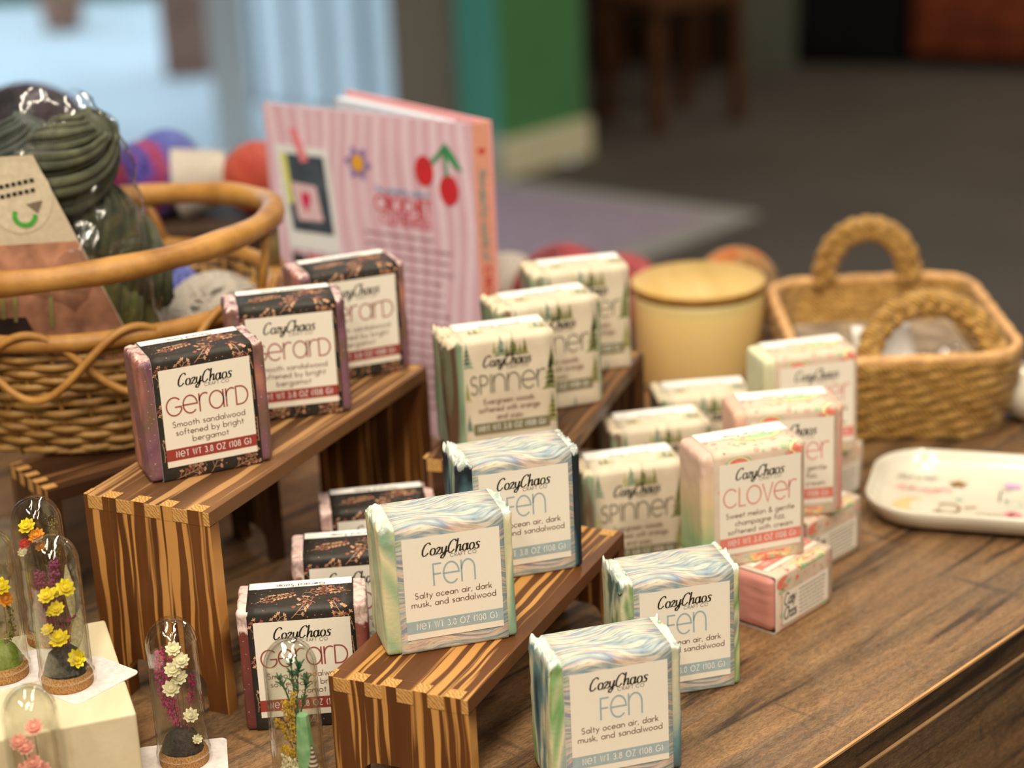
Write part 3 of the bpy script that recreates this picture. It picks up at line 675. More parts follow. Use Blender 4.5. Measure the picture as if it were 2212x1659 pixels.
# ---------------------------------------------------------------- white block, small grey block
t = NT('pale_cream_wood', .6, .25)
t.base(t.mix(.5, t.ramp(t.noise(t.coord('Object', (1, .1, 1)), 90, 3), [(.3, srgb(204, 188, 152)), (.7, srgb(218, 206, 176))]), t.ramp(t.noise(t.coord(), 8, 2), [(.3, srgb(210, 196, 160)), (.7, srgb(222, 210, 180))])))
t.bump(t.noise(t.coord('Object', (1, .1, 1)), 300, 2), .0004, .3); PALE = t.m
HB = .045
a = Vector((-.1642, .7272, 0)); b = Vector((-.1940, .8186, 0)); c = Vector((-.2224, .7077, 0))
yd = (b-a).normalized(); xd = Vector((yd.y, -yd.x, 0))
mb = MB(); W0 = .14; Lb = (b-a).length
vs = [a-xd*W0-yd*0, a, b, b-xd*W0]
mb.add([(p.x, p.y, 0) for p in vs]+[(p.x, p.y, HB) for p in vs], [(0,3,2,1),(4,5,6,7),(0,1,5,4),(1,2,6,5),(2,3,7,6),(3,0,4,7)], PALE)
tag(bevel(mb.build('display_block'), .0012, 3), 'cream painted wooden block under the flower domes', 'display block')
t = NT('grey_brown_wood', .55, .3); t.base(t.ramp(t.noise(t.coord('Object', (.2, 1, 1)), 60, 4), [(.3, srgb(92, 78, 62)), (.7, srgb(136, 118, 94))]))
mb = MB(); mb.box((-.075, 0, 0), (0, .060, .035), t.m)
tag(bevel(mb.build('wooden_block', None, (-.2570, .9130, 0), .02), .001), 'low grey brown wooden block at the left edge behind the domes', 'display block')

# ---------------------------------------------------------------- glass domes with dried flowers
def glass(name, rough=.02, tint=(1, 1, 1, 1), bumpd=.0, scale=60, edge=.04, power=4.0, gain=.7):
    m = bpy.data.materials.new(name); m.use_nodes = True; t = m.node_tree; t.nodes.clear()
    out = t.nodes.new('ShaderNodeOutputMaterial'); mx = t.nodes.new('ShaderNodeMixShader'); fr = t.nodes.new('ShaderNodeLayerWeight'); pw = t.nodes.new('ShaderNodeMath'); pw.operation = 'POWER'; pw.inputs[1].default_value = power; ml = t.nodes.new('ShaderNodeMath'); ml.operation = 'MULTIPLY'; ml.inputs[1].default_value = gain
    tr = t.nodes.new('ShaderNodeBsdfTransparent'); gl = t.nodes.new('ShaderNodeBsdfGlossy')
    tr.inputs[0].default_value = tint; gl.inputs['Roughness'].default_value = rough
    add = t.nodes.new('ShaderNodeMath'); add.operation = 'ADD'; add.inputs[1].default_value = edge
    t.links.new(fr.outputs['Facing'], pw.inputs[0]); t.links.new(pw.outputs[0], ml.inputs[0]); t.links.new(ml.outputs[0], add.inputs[0]); t.links.new(add.outputs[0], mx.inputs[0]); t.links.new(tr.outputs[0], mx.inputs[1]); t.links.new(gl.outputs[0], mx.inputs[2])
    if bumpd:
        n = t.nodes.new('ShaderNodeTexNoise'); n.inputs['Scale'].default_value = scale; n.inputs['Detail'].default_value = 1.5
        b = t.nodes.new('ShaderNodeBump'); b.inputs['Distance'].default_value = bumpd; b.inputs['Strength'].default_value = 1
        tc = t.nodes.new('ShaderNodeTexCoord'); t.links.new(tc.outputs['Object'], n.inputs['Vector'])
        t.links.new(n.outputs['Fac'], b.inputs['Height']); t.links.new(b.outputs[0], gl.inputs['Normal'])
    t.links.new(mx.outputs[0], out.inputs[0]); return m
DGLASS = glass('clear_dome_glass', .015, (.975, .985, .965, 1), .0012, 110, .07, 2.6, .75)
t = NT('cork', .85, .1); t.base(t.ramp(t.noise(t.coord(), 1900, 2), [(.35, srgb(134, 92, 54)), (.6, srgb(190, 146, 96))])); t.bump(t.noise(t.coord(), 900, 2), .0006, .8); CORK = t.m
t = NT('charcoal_gravel', .8, .2); t.base(t.ramp(t.noise(t.coord(), 600, 4), [(.35, srgb(26, 28, 30)), (.7, srgb(66, 68, 70))])); t.bump(t.noise(t.coord(), 700, 3), .0012, 1); LAVA = t.m
YEL, ORA, REDF, WHI, PNK = (plain(n, c, .6, .10, 500, Sheen_Weight=.2) for n, c in (('yellow_petal', (240, 216, 28)), ('orange_petal', (242, 160, 28)), ('red_petal', (206, 34, 36)), ('ivory_petal', (240, 230, 198)), ('pink_petal', (244, 172, 158))))
MAG, DMAG, OLV, GRN, STEM, LEAFW, GOLD, MOSS = (plain(n, c, .7, .14, 600) for n, c in (('magenta_bloom', (186, 52, 122)), ('plum_bloom', (142, 62, 100)), ('olive_sprig', (134, 128, 66)), ('deep_green_sprig', (44, 98, 66)), ('dry_stem', (128, 84, 52)), ('translucent_leaf', (232, 220, 184)), ('gold_bloom', (196, 158, 30)), ('moss', (116, 134, 52))))
def rosette(parent, c, r, mat, axis=(0, -.55, .8), layers=3, n=9, name='flower', rng=random.Random(5)):
    mb = MB(); z = Vector(axis).normalized(); x = z.orthogonal().normalized(); y = z.cross(x); c = Vector(c)
    for l in range(layers):
        tilt = .25+.42*l; rr = r*(1-.24*l)
        for k in range(n-l):
            a = 2*PI*(k+.5*l)/(n-l)+rng.uniform(-.1, .1); d = x*math.cos(a)+y*math.sin(a); s = z.cross(d)
            pts = []
            for t_, wv in ((0.05, .25), (.45, .95), (.8, .75), (1.0, .12)):
                h = (t_**1.6)*tilt*1.0
                p = c + d*(rr*t_*math.cos(tilt*.8)) + z*(rr*h*1.0)
                ww = rr*2.6/(n-l)*wv
                pts += [p-s*ww, p+z*(-.12*ww), p+s*ww]
            mb.add(pts, [(i*3+j, i*3+j+1, (i+1)*3+j+1, (i+1)*3+j) for i in range(3) for j in range(2)], mat, True)
    mb.ball(c+z*r*.22, r*.34, mat, 8, (1, 1, .8)); mb.ball(c-z*r*.05, r*.42, mat, 8, (1, 1, .6))
    return mb.build(name, parent)
def stems(parent, pairs, mat=STEM, r=.00022, name='stem_bundle'):
    mb = MB()
    for a, b in pairs:
        a, b = Vector(a), Vector(b); mid = (a+b)/2+Vector((.0006, 0, 0)); mb.tube([a, (a+mid)/2, mid, (mid+b)/2, b], r, mat, 5)
    return mb.build(name, parent)
def spray(parent, path, wd, mat, n, rng, name='flower_spray', br=.0006, needle=False):
    mb = MB(); P = [Vector(p) for p in path]
    mb.tube(P, .0003, STEM if not needle else mat, 5)
    for k in range(n):
        t_ = rng.random()**.8*(len(P)-1); i = min(int(t_), len(P)-2); p = P[i].lerp(P[i+1], t_-i)
        d = Vector((rng.uniform(-1, 1), rng.uniform(-1, 1), rng.uniform(-.3, .9))).normalized()
        if needle:
            e = p+(d+Vector((0, 0, .7))).normalized()*wd*rng.uniform(.5, 1); mb.tube([p, e], [br*.8, br*.4], mat, 5)
        else:
            e = p+d*wd*rng.uniform(.25, 1); mb.ball(e, br*rng.uniform(.6, 1.25), mat, 6, (1, 1, rng.uniform(.9, 1.6)))
    return mb.build(name, parent)
DR, DH = .0131, .0700
def dome(loc, label, lean=0):
    root = empty('flower_dome', loc, lean, label, 'glass dome', 'glass domes with dried flowers'); root.scale = (.87, .87, 1.0)
    mb = MB(); prof = [(.0001, 0), (DR-.0006, 0), (DR-.0004, .0008), (DR-.0004, .0040)]; mb.lathe(prof, CORK, 40); mb.lathe([(.0001, .0064), (DR-.0018, .0064), (DR-.0013, .0058), (DR-.0013, .0040), (DR-.0004, .0040)], CORK, 40)
    mb.build('cork_base', root)
    mb = MB(); out = [(DR+.0003, .0042), (DR+.0010, .0050), (DR+.0008, .0062), (DR, .0080)]
    out += [(DR, .0080+(DH-DR-.0080)*i/6) for i in range(1, 7)]
    out += [(DR*math.cos(a), DH-DR+DR*math.sin(a)) for a in (PI/2*i/12 for i in range(1, 12))]+[(.00005, DH)]
    mb.lathe(out, DGLASS, 56)
    inn = [(max(.00005, r-.0010), z-.0010 if z > DH-DR else z) for r, z in out[3:]]
    mb.lathe(inn, DGLASS, 56); mb.build('glass_cover', root)
    return root
def mound(root, mat, h=.0125, name='gravel_mound', lump=.35):
    mb = MB(); mb.lathe([(DR-.0015, .0060), (DR-.0022, .0062+h*.25), (DR*.62, .0062+h*.70), (DR*.3, .0062+h*.95), (.0001, .0062+h)], mat, 28, fun=lambda a, z: 1-.08*abs(math.sin(a*1.5+1))-.03*math.sin(a*7)**2); return mb.build(name, root)
def price_card(loc, rz, label, s=.036):
    mb = MB(); pts = []
    for cx, cy, a0 in ((s/2-.003, s*.34, 0), (-s/2+.003, s*.34, 90), (-s/2+.003, -s*.34, 180), (s/2-.003, -s*.34, 270)):
        pts += [(cx+.003*math.cos(math.radians(a0+i*22.5)), cy+.003*math.sin(math.radians(a0+i*22.5))) for i in range(5)]
    n = len(pts); mb.add([(x, y, 0) for x, y in pts]+[(x, y, .0004) for x, y in pts], [tuple(range(n))[::-1], tuple(range(n, 2*n))]+[(i, (i+1) % n, n+(i+1) % n, n+i) for i in range(n)], plain('card_stock', (222, 214, 212), .5))
    return tag(mb.build('price_card', None, loc, rz), label, 'card', 'plain cards under the domes')
rng = random.Random(11)
# yellow flowers on the block
d1 = dome((-.1985, .7560, HB+.0005), 'glass dome of yellow straw flowers with plum sprays on the cream block')
mound(d1, LAVA)
for i, (x, y, z, r, ax) in enumerate([(-.0030, -.0060, .0440, .0048, (-.1, -.5, .9)), (.0060, -.0050, .0468, .0050, (.3, -.5, .8)), (.0012, -.0075, .0385, .0042, (0, -.6, .8)), (-.0045, -.0080, .0290, .0036, (-.1, -.4, .9)), (.0008, -.0085, .0245, .0056, (0, -.4, .9)), (.0075, -.0070, .0145, .0048, (.3, -.6, .5)), (.0008, -.0030, .0440, .0040, (0, -.3, 1)), (-.0022, -.0045, .0360, .0030, (-.3, -.5, .8))]):
    rosette(d1, (x, y, z), r, YEL, ax)
stems(d1, [((-.001+.001*i, -.002, .014), (-.003+.002*i, -.004, .042)) for i in range(5)])
spray(d1, [(-.001, 0, .014), (-.006, .001, .028), (-.0085, .001, .040), (-.0070, 0, .052)], .0034, DMAG, 330, rng, br=.00062)
spray(d1, [(-.001, .001, .014), (-.002, .003, .040), (.0005, .003, .056)], .0032, DMAG, 240, rng, br=.00062)
spray(d1, [(.002, .0, .014), (.004, -.002, .030), (.0085, -.003, .033)], .0014, DMAG, 40, rng, br=.0005)
mb = MB()
for (x0, z0, x1, z1, ww) in ((.005, .014, .010, .034, .0052), (.006, .030, .006, .055, .0040)):
    vs = []
    for i in range(9):
        k = i/8; wv = ww*math.sin(PI*min(.98, k*.93+.07))**.7; x = x0+(x1-x0)*k; z = z0+(z1-z0)*k; vs += [(x-wv*.6, .003-.001*k, z), (x, .0045-.001*k, z), (x+wv*.6, .002, z)]
    mb.add(vs, [(i*3+j, i*3+j+1, (i+1)*3+j+1, (i+1)*3+j) for i in range(8) for j in range(2)], LEAFW, True)
mb.build('petal_leaf', d1)
price_card((-.1915, .7590, HB), .9, 'plain card under the dome of yellow flowers')
# left edge dome
d0 = dome((-.2290, .7670, HB+.0005), 'glass dome with yellow bloom and green moss cut off by the left edge')
mound(d0, MOSS, .010, 'moss_mound'); rosette(d0, (.0060, -.005, .0440), .0050, YEL, (.3, -.5, .8)); rosette(d0, (.0070, -.004, .0380), .0045, ORA, (.5, -.5, .5))
spray(d0, [(.003, 0, .014), (.0085, -.003, .022), (.0080, -.003, .036)], .0022, OLV, 120, rng, br=.0005); stems(d0, [((.004, 0, .014), (.006, -.004, .040))])
price_card((-.2215, .7720, HB), .5, 'plain card under the dome at the left edge')
# behind
d4 = dome((-.2150, .8010, HB+.0005), 'glass dome with red, orange and yellow blooms behind the yellow one')
mound(d4, LAVA)
for (x, y, z, r, mt) in ((-.0035, -.005, .0570, .0048, YEL), (.0010, -.006, .0525, .0046, ORA), (-.0055, -.006, .0490, .0034, REDF), (.0025, -.006, .0475, .0034, ORA), (-.008, -.003, .044, .003, WHI)): rosette(d4, (x, y, z), r, mt, (-.1, -.5, .85))
stems(d4, [((0, 0, .012), (-.003, -.004, .055)), ((.001, 0, .012), (.001, -.004, .051))])
spray(d4, [(.002, 0, .014), (.005, .001, .040), (.0085, 0, .058)], .0040, OLV, 150, rng, br=.00045); spray(d4, [(.002, 0, .014), (.006, .001, .036), (.0095, .001, .050)], .0030, OLV, 110, rng, br=.00045)
# magenta and white on the counter
d2 = dome((-.1535, .7640, .0005), 'glass dome of ivory blooms and magenta sprays on the counter')
mound(d2, LAVA, .010)
for (x, y, z, r) in ((.0010, -.003, .0560, .0042), (.0048, -.005, .0510, .0044), (.0004, -.0065, .0475, .0046), (.0032, -.006, .0435, .0044), (-.0012, -.008, .0390, .0048), (.0068, -.006, .0245, .0042), (.0088, -.006, .0128, .0028)): rosette(d2, (x, y, z), r, WHI, (.1, -.55, .8))
stems(d2, [((.001, -.001, .014), (0, -.005, .044)), ((.002, -.001, .014), (.003, -.004, .050)), ((.003, -.002, .014), (.0065, -.005, .024))])
spray(d2, [(-.002, .001, .016), (-.0065, .001, .030), (-.0080, .001, .044), (-.0060, 0, .053)], .0034, MAG, 300, rng, br=.0006); spray(d2, [(-.001, .001, .016), (-.0035, .002, .036), (-.0015, .002, .050)], .0030, MAG, 120, rng, br=.00055)
spray(d2, [(.001, .002, .014), (.0065, .003, .030), (.0080, .002, .041)], .0020, MAG, 90, rng, br=.0005)
price_card((-.1545, .7635, 0), .15, 'white card under the dome of ivory and magenta flowers', .040)
# pink, bottom left
d3 = dome((-.2030, .7130-.006, .0005), 'glass dome of pink flowers at the bottom left corner')
mb = None
for (x, y, z, r) in ((.0020, -.003, .0520, .0048), (-.0055, -.005, .0465, .0046), (-.0020, -.006, .0445, .0044), (-.0045, -.006, .0340, .0044), (.0005, -.007, .0375, .0046), (.0035, -.006, .0330, .0052), (-.0010, -.007, .0300, .0048), (.0050, -.005, .0270, .0046)): rosette(d3, (x, y, z), r, PNK, (0, -.5, .85))
stems(d3, [((0, 0, .010), (.002, -.003, .050)), ((-.001, 0, .010), (-.005, -.004, .046)), ((.001, 0, .010), (-.002, -.005, .043))]); mound(d3, LEAFW, .006, 'sand_mound')
# gold and green with crystal and shell
d5 = dome((-.0995, .7385, .0005), 'glass dome with gold and green sprigs, green crystal and striped shell')
mound(d5, LEAFW, .005, 'sand_mound')
for pth, n in (([(.001, 0, .012), (.001, -.001, .040), (.0005, 0, .060)], 60), ([(.001, 0, .030), (-.003, -.001, .046), (-.006, -.001, .052)], 22), ([(.002, 0, .030), (.006, 0, .044), (.0075, 0, .052)], 26), ([(.001, 0, .03), (.003, 0, .05), (.0045, 0, .058)], 26)): spray(d5, pth, .0042, GRN, n, rng, 'green_sprig', .0007, True)
for pth in ([(0, -.002, .02), (-.002, -.004, .034), (-.004, -.004, .042)], [(0, -.002, .02), (-.001, -.004, .036), (.001, -.004, .046)], [(0, -.002, .014), (-.005, -.004, .028), (-.0085, -.003, .033)], [(0, -.002, .012), (-.003, -.005, .018), (-.006, -.004, .020)]): spray(d5, pth, .0022, GOLD, 110, rng, 'gold_spray', .00055)
t = NT('green_crystal', .25, .6, Subsurface_Weight=.3); t.b.inputs['Subsurface Scale'].default_value = .004; t.base(t.ramp(t.noise(t.coord(), 160, 3), [(.3, srgb(92, 168, 116)), (.7, srgb(158, 214, 164))]))
mb = MB(); mb.lathe([(.0001, .008), (.0042, .008), (.0044, .020), (.0036, .030), (.0030, .0355), (.0014, .0362), (.0001, .0362)], t.m, 7, (.0042, -.0035, 0)); o = mb.build('crystal', d5)
for p in o.data.polygons: p.use_smooth = False
t = NT('striped_shell', .35, .5); wv = t.n('ShaderNodeTexWave', bands_direction='Z'); wv.inputs['Scale'].default_value = 160; wv.inputs['Distortion'].default_value = .6; t.L(t.coord(), wv.inputs[0]); t.base(t.ramp(wv.outputs[0], [(.4, srgb(110, 78, 64)), (.6, srgb(226, 214, 200))]))
mb = MB(); mb.lathe([(.0001, .0225)]+[(.0034*(1-k/11)*(1+.10*(k % 2)), .0075+.0150*k/11) for k in range(11, -1, -1)][::1], t.m, 16, (.0078, -.0060, 0)); mb.build('shell', d5)
spray(d5, [(-.004, -.005, .009), (-.0045, -.006, .0160)], .0036, LEAFW, 90, rng, 'dry_moss', .0006)

# ---------------------------------------------------------------- pink book
book = empty('book', (-.0168, 1.1314, 0), 0, 'pink hardback crochet book standing half open behind the riser', 'book')
S0 = Vector((0, 0, 0)); NL = Vector((-.1502+.0168, 1.2284-1.1314, 0)); S1 = Vector((.0101, .0057, 0)); FLc = Vector((-.0997+.0168, 1.2581-1.1314, 0))
BH = .205; CW = NL.length; ux = NL.normalized(); nout = Vector((ux.y, -ux.x, 0))
if nout.y > 0: nout = -nout
t = NT('pink_cover', .38, .4); t.base(srgb(224, 182, 190)); t.base(t.ramp(t.noise(t.coord(), 30, 2), [(.3, srgb(218, 180, 198)), (.7, srgb(226, 190, 208))])); PCOV = t.m
PSTR = plain('light_pink_stripe', (236, 212, 228), .4, .02); PBACK = plain('coral_pink_cover', (240, 168, 172), .4, .03); SPI = plain('salmon_spine', (224, 158, 136), .4, .03)
PAGE = plain('book_pages', (214, 226, 240), .7, .02)
def board(mb, A, B, h, th, nrm, mat, z0=0):
    vs = [A, B, B-nrm*th, A-nrm*th]; mb.add([(p.x, p.y, z0) for p in vs]+[(p.x, p.y, z0+h) for p in vs], [(0,3,2,1),(4,5,6,7),(0,1,5,4),(1,2,6,5),(2,3,7,6),(3,0,4,7)], mat)
mb = MB(); board(mb, NL, S0, BH, .0022, nout, PCOV)
fc = lambda off: (lambda s_, t_: tuple(NL*(1-s_)+nout*off+Vector((0, 0, BH*(1-t_)))))
f = fc(.0002)
for k in range(15):
    x0 = .03+.067*k; ph = k*.7
    pts = [(x0+.018*math.sin(i*.32+ph*.5)+.010*math.sin(i*.11+ph), i/30) for i in range(31)]
    pts = [(min(.99, max(.005, a)), b) for a, b in pts]
    ribbon(mb, pts, .010 if k % 2 else .016, PSTR, f)
g = fc(.0005); g2 = fc(.0008); g3 = fc(.0011)
BW, BPH = plain('photo_white', (232, 236, 240), .35, .02), plain('photo_slate', (72, 84, 98), .35, .2, 60)
RD, GNC, PUR, YLC, TAPE, BLU = plain('cherry_red', (206, 52, 62), .4), plain('leaf_green', (70, 152, 104), .4), plain('violet_star', (150, 128, 184), .4), plain('amber', (232, 172, 60), .4), plain('washi_tape', (232, 138, 152), .4), plain('soft_blue_ink', (132, 168, 208), .5)
def rot_rect(x0, y0, x1, y1, sk=0.03): return [(x0, y0), (x1, y0+sk*.0), (x1+sk*.55, y1), (x0+sk*.75, y1)]
poly(mb, rot_rect(.045, .125, .315, .455, .05), BW, g); poly(mb, rot_rect(.075, .150, .290, .395, .05), BPH, g2)
poly(mb, [(.075, .15), (.105, .15), (.125, .31), (.095, .31)], plain('lemon_strip', (222, 226, 130), .4), g3); poly(mb, [(.12, .24), (.245, .245), (.27, .355), (.145, .36)], plain('knit_white', (226, 196, 206), .5), g3)
g4 = fc(.0014); hp = [(.19+.042*.062*16*math.sin(a)**3*.55, .295-.0035*.72*(13*math.cos(a)-5*math.cos(2*a)-2*math.cos(3*a)-math.cos(4*a))) for a in (2*PI*i/26 for i in range(26))]
fan(mb, hp, plain('knit_heart', (212, 40, 92), .5), g4); poly(mb, [(.13, .07), (.165, .065), (.22, .165), (.18, .175)], TAPE, g4)
st = []
for i in range(12): a = 2*PI*i/12+.1; r = .072 if i % 2 == 0 else .044; st.append((.46+r*math.cos(a)*.95, .155+r*math.sin(a)*.82))
fan(mb, st, PUR, g); ellipse(mb, .46, .155, .030, .027, YLC, g2)
ellipse(mb, .775, .155, .044, .047, RD, g, .1, 20); ellipse(mb, .885, .205, .044, .047, RD, g, .1, 20)
ribbon(mb, [(.81, .13), (.84, .105), (.875, .075)], .008, GNC, g); ribbon(mb, [(.87, .085), (.875, .12), (.88, .165)], .008, GNC, g); poly(mb, [(.875, .06), (.91, .09), (.955, .145), (.915, .135), (.87, .10)], GNC, g)
fcw = lambda off: (lambda X_, Y_: tuple(NL*(1-X_/CW)+nout*off+Vector((0, 0, Y_))))
tp = fcw(.0006)
text(mb, 'The wonderful world of', CW*.665, BH*.765, CW*.25, .0035, .0007, BLU, tp, track=.14)
text(mb, 'CROCHET', CW*.665, BH*.708, CW*.26, .0092, .0015, RD, tp, track=.16); text(mb, 'CUTENESS', CW*.675, BH*.668, CW*.24, .0060, .0011, RD, tp, track=.16)
rg = random.Random(8); PARA = plain('mauve_print', (168, 128, 138), .5)
for j in range(17):
    x = CW*(.47+rg.uniform(0, .01)); y = BH*(.635-.0335*j); e = CW*(.90-rg.uniform(0, .10))
    while x < e:
        l = rg.uniform(.002, .008); ribbon(mb, [(x, y), (min(x+l, e), y)], .00075, PARA, tp); x += l+.0015
for (x0, x1, c_) in ((.09, .16, (70, 66, 66)), (.17, .24, (206, 84, 82)), (.25, .33, (196, 190, 178))): poly(mb, [(x0, .47), (x1, .472), (x1+.02, .66), (x0+.02, .66)], plain('small_photo_%d' % int(x0*100), c_, .4, .2, 60), g)
mb.build('back_cover', book)
mb = MB(); board(mb, S0, S1, BH, .002, Vector((.49, -.87, 0)), SPI); sn = Vector((.49, -.87, 0)); sw = S1.length
fs = lambda X_, Y_: tuple(S1*(X_/sw)+sn*.0004+Vector((0, 0, Y_)))
vert = lambda X_, Y_: fs(sw*.5-.002+Y_, BH-X_)
text(mb, 'Wonderful world of', .028, 0, .056, .0040, .0010, plain('spine_blue_ink', (128, 158, 158), .5), vert, align='l', track=.14); text(mb, 'CROCHET CUTENESS', .088, 0, .085, .0044, .0012, RD, vert, align='l', track=.2)
fan(mb, [(sw*.5+.00016*16*math.sin(a)**3, BH-.017+.00016*(13*math.cos(a)-5*math.cos(2*a)-2*math.cos(3*a)-math.cos(4*a))) for a in (2*PI*i/20 for i in range(20))], RD, fs)
mb.build('spine', book)
mb = MB(); board(mb, FLc, S1, BH, .0022, Vector((-.8, -.6, 0)), PBACK); mb.build('front_cover', book)
mb = MB(); fd = (FLc-S1).normalized(); fnn = Vector((-fd.y, fd.x, 0)); fnn = fnn if fnn.y < 0 or fnn.x < 0 else -fnn
A = S1+fd*.004; B = FLc-fd*.004
inw = Vector((-fd.y, fd.x, 0)); inw = inw if inw.dot(NL-FLc) > 0 else -inw
vs = [A+inw*.0022, B+inw*.0022, B+inw*.0110, A+inw*.0068]
mb.add([(p.x, p.y, .003) for p in vs]+[(p.x, p.y, BH-.003) for p in vs], [(0,3,2,1),(4,5,6,7),(0,1,5,4),(1,2,6,5),(2,3,7,6),(3,0,4,7)], PAGE)
mb.build('page_block', book)

# ---------------------------------------------------------------- wicker basket
def wick(name, a, b, sc_=90):
    t = NT(name, .42, .4); c_ = t.coord('Object'); t.base(t.ramp(t.noise(c_, sc_, 4, .6), [(.3, srgb(*a)), (.7, srgb(*b))])); t.bump(t.noise(t.coord('Object', (1, 1, 3)), 500, 2), .0005, .5); return t.m
RATT, WEAV = wick('honey_rattan', (146, 98, 42), (196, 146, 78), 40), wick('willow_weave', (128, 90, 44), (186, 146, 84), 60)
bcx, bcy = -.228, 1.030; BZ = ZC+.0008
wb = empty('wicker_basket', (bcx, bcy, BZ), .12, 'honey brown wicker basket with an open looped rim at the left', 'basket')
def el(a, ax, ay, z, ox=0, oy=0): return Vector((ax*math.cos(a)+ox, ay*math.sin(a)+oy, z))
rimz = .066
mb = MB(); rows = 13; NS = 260
for r_ in range(rows):
    k = r_/(rows-1); z = .0025+k*(rimz-.010); ax = .082+.016*k; ay = .078+.014*k
    mb.tube([el(2*PI*i/NS, ax+.0016*math.sin(19*2*PI*i/NS+PI*(r_ % 2)), ay+.0016*math.sin(19*2*PI*i/NS+PI*(r_ % 2)), z+.0012*math.sin(3*2*PI*i/NS+r_*.9)) for i in range(NS)], .0021, WEAV, 6, True)
for k in range(38):
    a = 2*PI*(k+.5)/38; mb.tube([el(a, .082, .078, 0), el(a, .090, .085, rimz*.45), el(a, .098, .092, rimz)], .0013, WEAV, 5)
mb.build('woven_wall', wb)
mb = MB(); mb.lathe([(.0001, .001), (.08, .001), (.08, .003), (.0001, .003)], WEAV, 40); o = mb.build('basket_floor', wb)
mb = MB(); mb.tube([el(2*PI*i/90, .1, .094, rimz) for i in range(90)], .0048, RATT, 8, True); mb.build('lower_rim', wb)
mb = MB()
for ph in (0, PI):
    mb.tube([el(2*PI*i/220, .1035, .0975, rimz-.0115+.0175*math.sin(6*2*PI*i/220+ph)) + el(2*PI*i/220, .0026*math.cos(6*2*PI*i/220+ph), .0026*math.cos(6*2*PI*i/220+ph), 0) for i in range(220)], .0022, RATT, 6, True)
mb.build('crossed_lacing', wb)
mb = MB(); up_ = lambda i, n=110: el(2*PI*i/n, .104, .098, .0975-.004*math.sin(2*PI*i/n)+.0065*math.cos(2*PI*i/n), -.002, 0)
mb.tube([up_(i) for i in range(110)], .0065, RATT, 10, True, rfun=lambda i, ph: 1+.07*math.sin(i*.6)); mb.build('upper_hoop', wb)
for k, a in enumerate((.35, 1.3, 2.4, 3.4, 4.2, 6.0)):
    mb = MB(); p = up_(a/(2*PI)*110); q_ = el(a-.12, .099, .093, rimz); mb.tube([q_, q_.lerp(p, .5)+Vector((.001, 0, 0)), p], .0026, RATT, 7); mb.build('strut', wb)
# loop at the end of the basket
mb = MB(); mb.tube([Vector((.100, .020+.014*math.cos(a), .082+.015*math.sin(a))) for a in (2*PI*i/30 for i in range(30))], .0040, wick('grey_rattan', (120, 100, 66), (170, 148, 104)), 8, True); mb.build('end_loop', wb)

# ---------------------------------------------------------------- yarn
def yarn_mat(name, stops, scale=14, fib=420):
    t = NT(name, .85, .1, Sheen_Weight=.25); c_ = t.coord('Object'); n_ = t.noise(c_, scale, 2, .5, 1.0)
    wv = t.n('ShaderNodeTexWave', bands_direction='DIAGONAL'); wv.inputs['Scale'].default_value = fib; wv.inputs['Distortion'].default_value = 3; wv.inputs['Detail'].default_value = 2; wv.inputs['Detail Scale'].default_value = .5; t.L(c_, wv.inputs[0])
    t.base(t.mix(.55, t.ramp(n_, stops), t.ramp(wv.outputs[0], [(.2, (.45, .45, .45, 1)), (.6, W1)]), 'MULTIPLY')); t.bump(wv.outputs[0], .0012, .8); return t.m
def yarn_ball(c_, r, mat, label, group='yarn balls and cones', n=46, rad=.0016, seed=1, sq=(1, 1, 1)):
    mb = MB(); rg = random.Random(seed); mb.ball((0, 0, 0), r*.93, mat, 20, sq)
    for k in range(n):
        ax = Vector((rg.gauss(0, 1), rg.gauss(0, 1), rg.gauss(0, 1))).normalized(); x = ax.orthogonal().normalized(); y = ax.cross(x); off = rg.uniform(-.5, .5)*r
        rr = math.sqrt(max(1e-8, r*r-off*off))
        mb.tube([Vector(((x*math.cos(a)*rr+y*math.sin(a)*rr+ax*off)[i]*sq[i] for i in range(3))) for a in (2*PI*j/28 for j in range(28))], rad, mat, 5, True)
    return tag(mb.build('yarn_ball', None, c_), label, 'yarn', group)
YM = yarn_mat('magenta_violet_yarn', [(.30, srgb(60, 40, 150)), (.42, srgb(96, 78, 200)), (.5, srgb(176, 24, 130)), (.6, srgb(196, 20, 84)), (.7, srgb(120, 40, 140))], 26)
YC = yarn_mat('coral_yarn', [(.3, srgb(206, 60, 40)), (.7, srgb(240, 108, 76))]); YB = yarn_mat('ball_blue_yarn', [(.3, srgb(80, 96, 210)), (.7, srgb(126, 140, 232))]); YW = yarn_mat('ivory_yarn', [(.3, srgb(232, 220, 206)), (.7, srgb(246, 238, 226))])
YR = yarn_mat('red_pink_yarn', [(.3, srgb(140, 30, 50)), (.5, srgb(206, 56, 66)), (.65, srgb(236, 110, 130))], 30); YO = yarn_mat('orange_tan_yarn', [(.35, srgb(240, 130, 40)), (.5, srgb(220, 164, 96)), (.65, srgb(160, 116, 60))], 40)
for i, (x, y, m_) in enumerate(((-.262, 1.065, YW), (-.205, 1.088, YB), (-.165, 1.050, YW))): yarn_ball((x, y, BZ+.036), .030, m_, ['ivory yarn ball low in the wicker basket, at the left', 'blue yarn ball low in the middle of the wicker basket', 'ivory yarn ball low in the basket near its right end'][i], seed=20+i)
yarn_ball((-.2468, 1.32, .1372), .0262, YM, 'magenta and violet yarn ball on the dark crate beside the bag', seed=2, n=60)
yarn_ball((-.2400, 1.372, .1370), .0235, YB, 'blue violet yarn ball peeking over the magenta one', seed=3)
yarn_ball((-.1690, 1.32, .1352), .0242, YC, 'coral orange yarn ball on the dark crate tucked behind the pink book', seed=4, n=60)
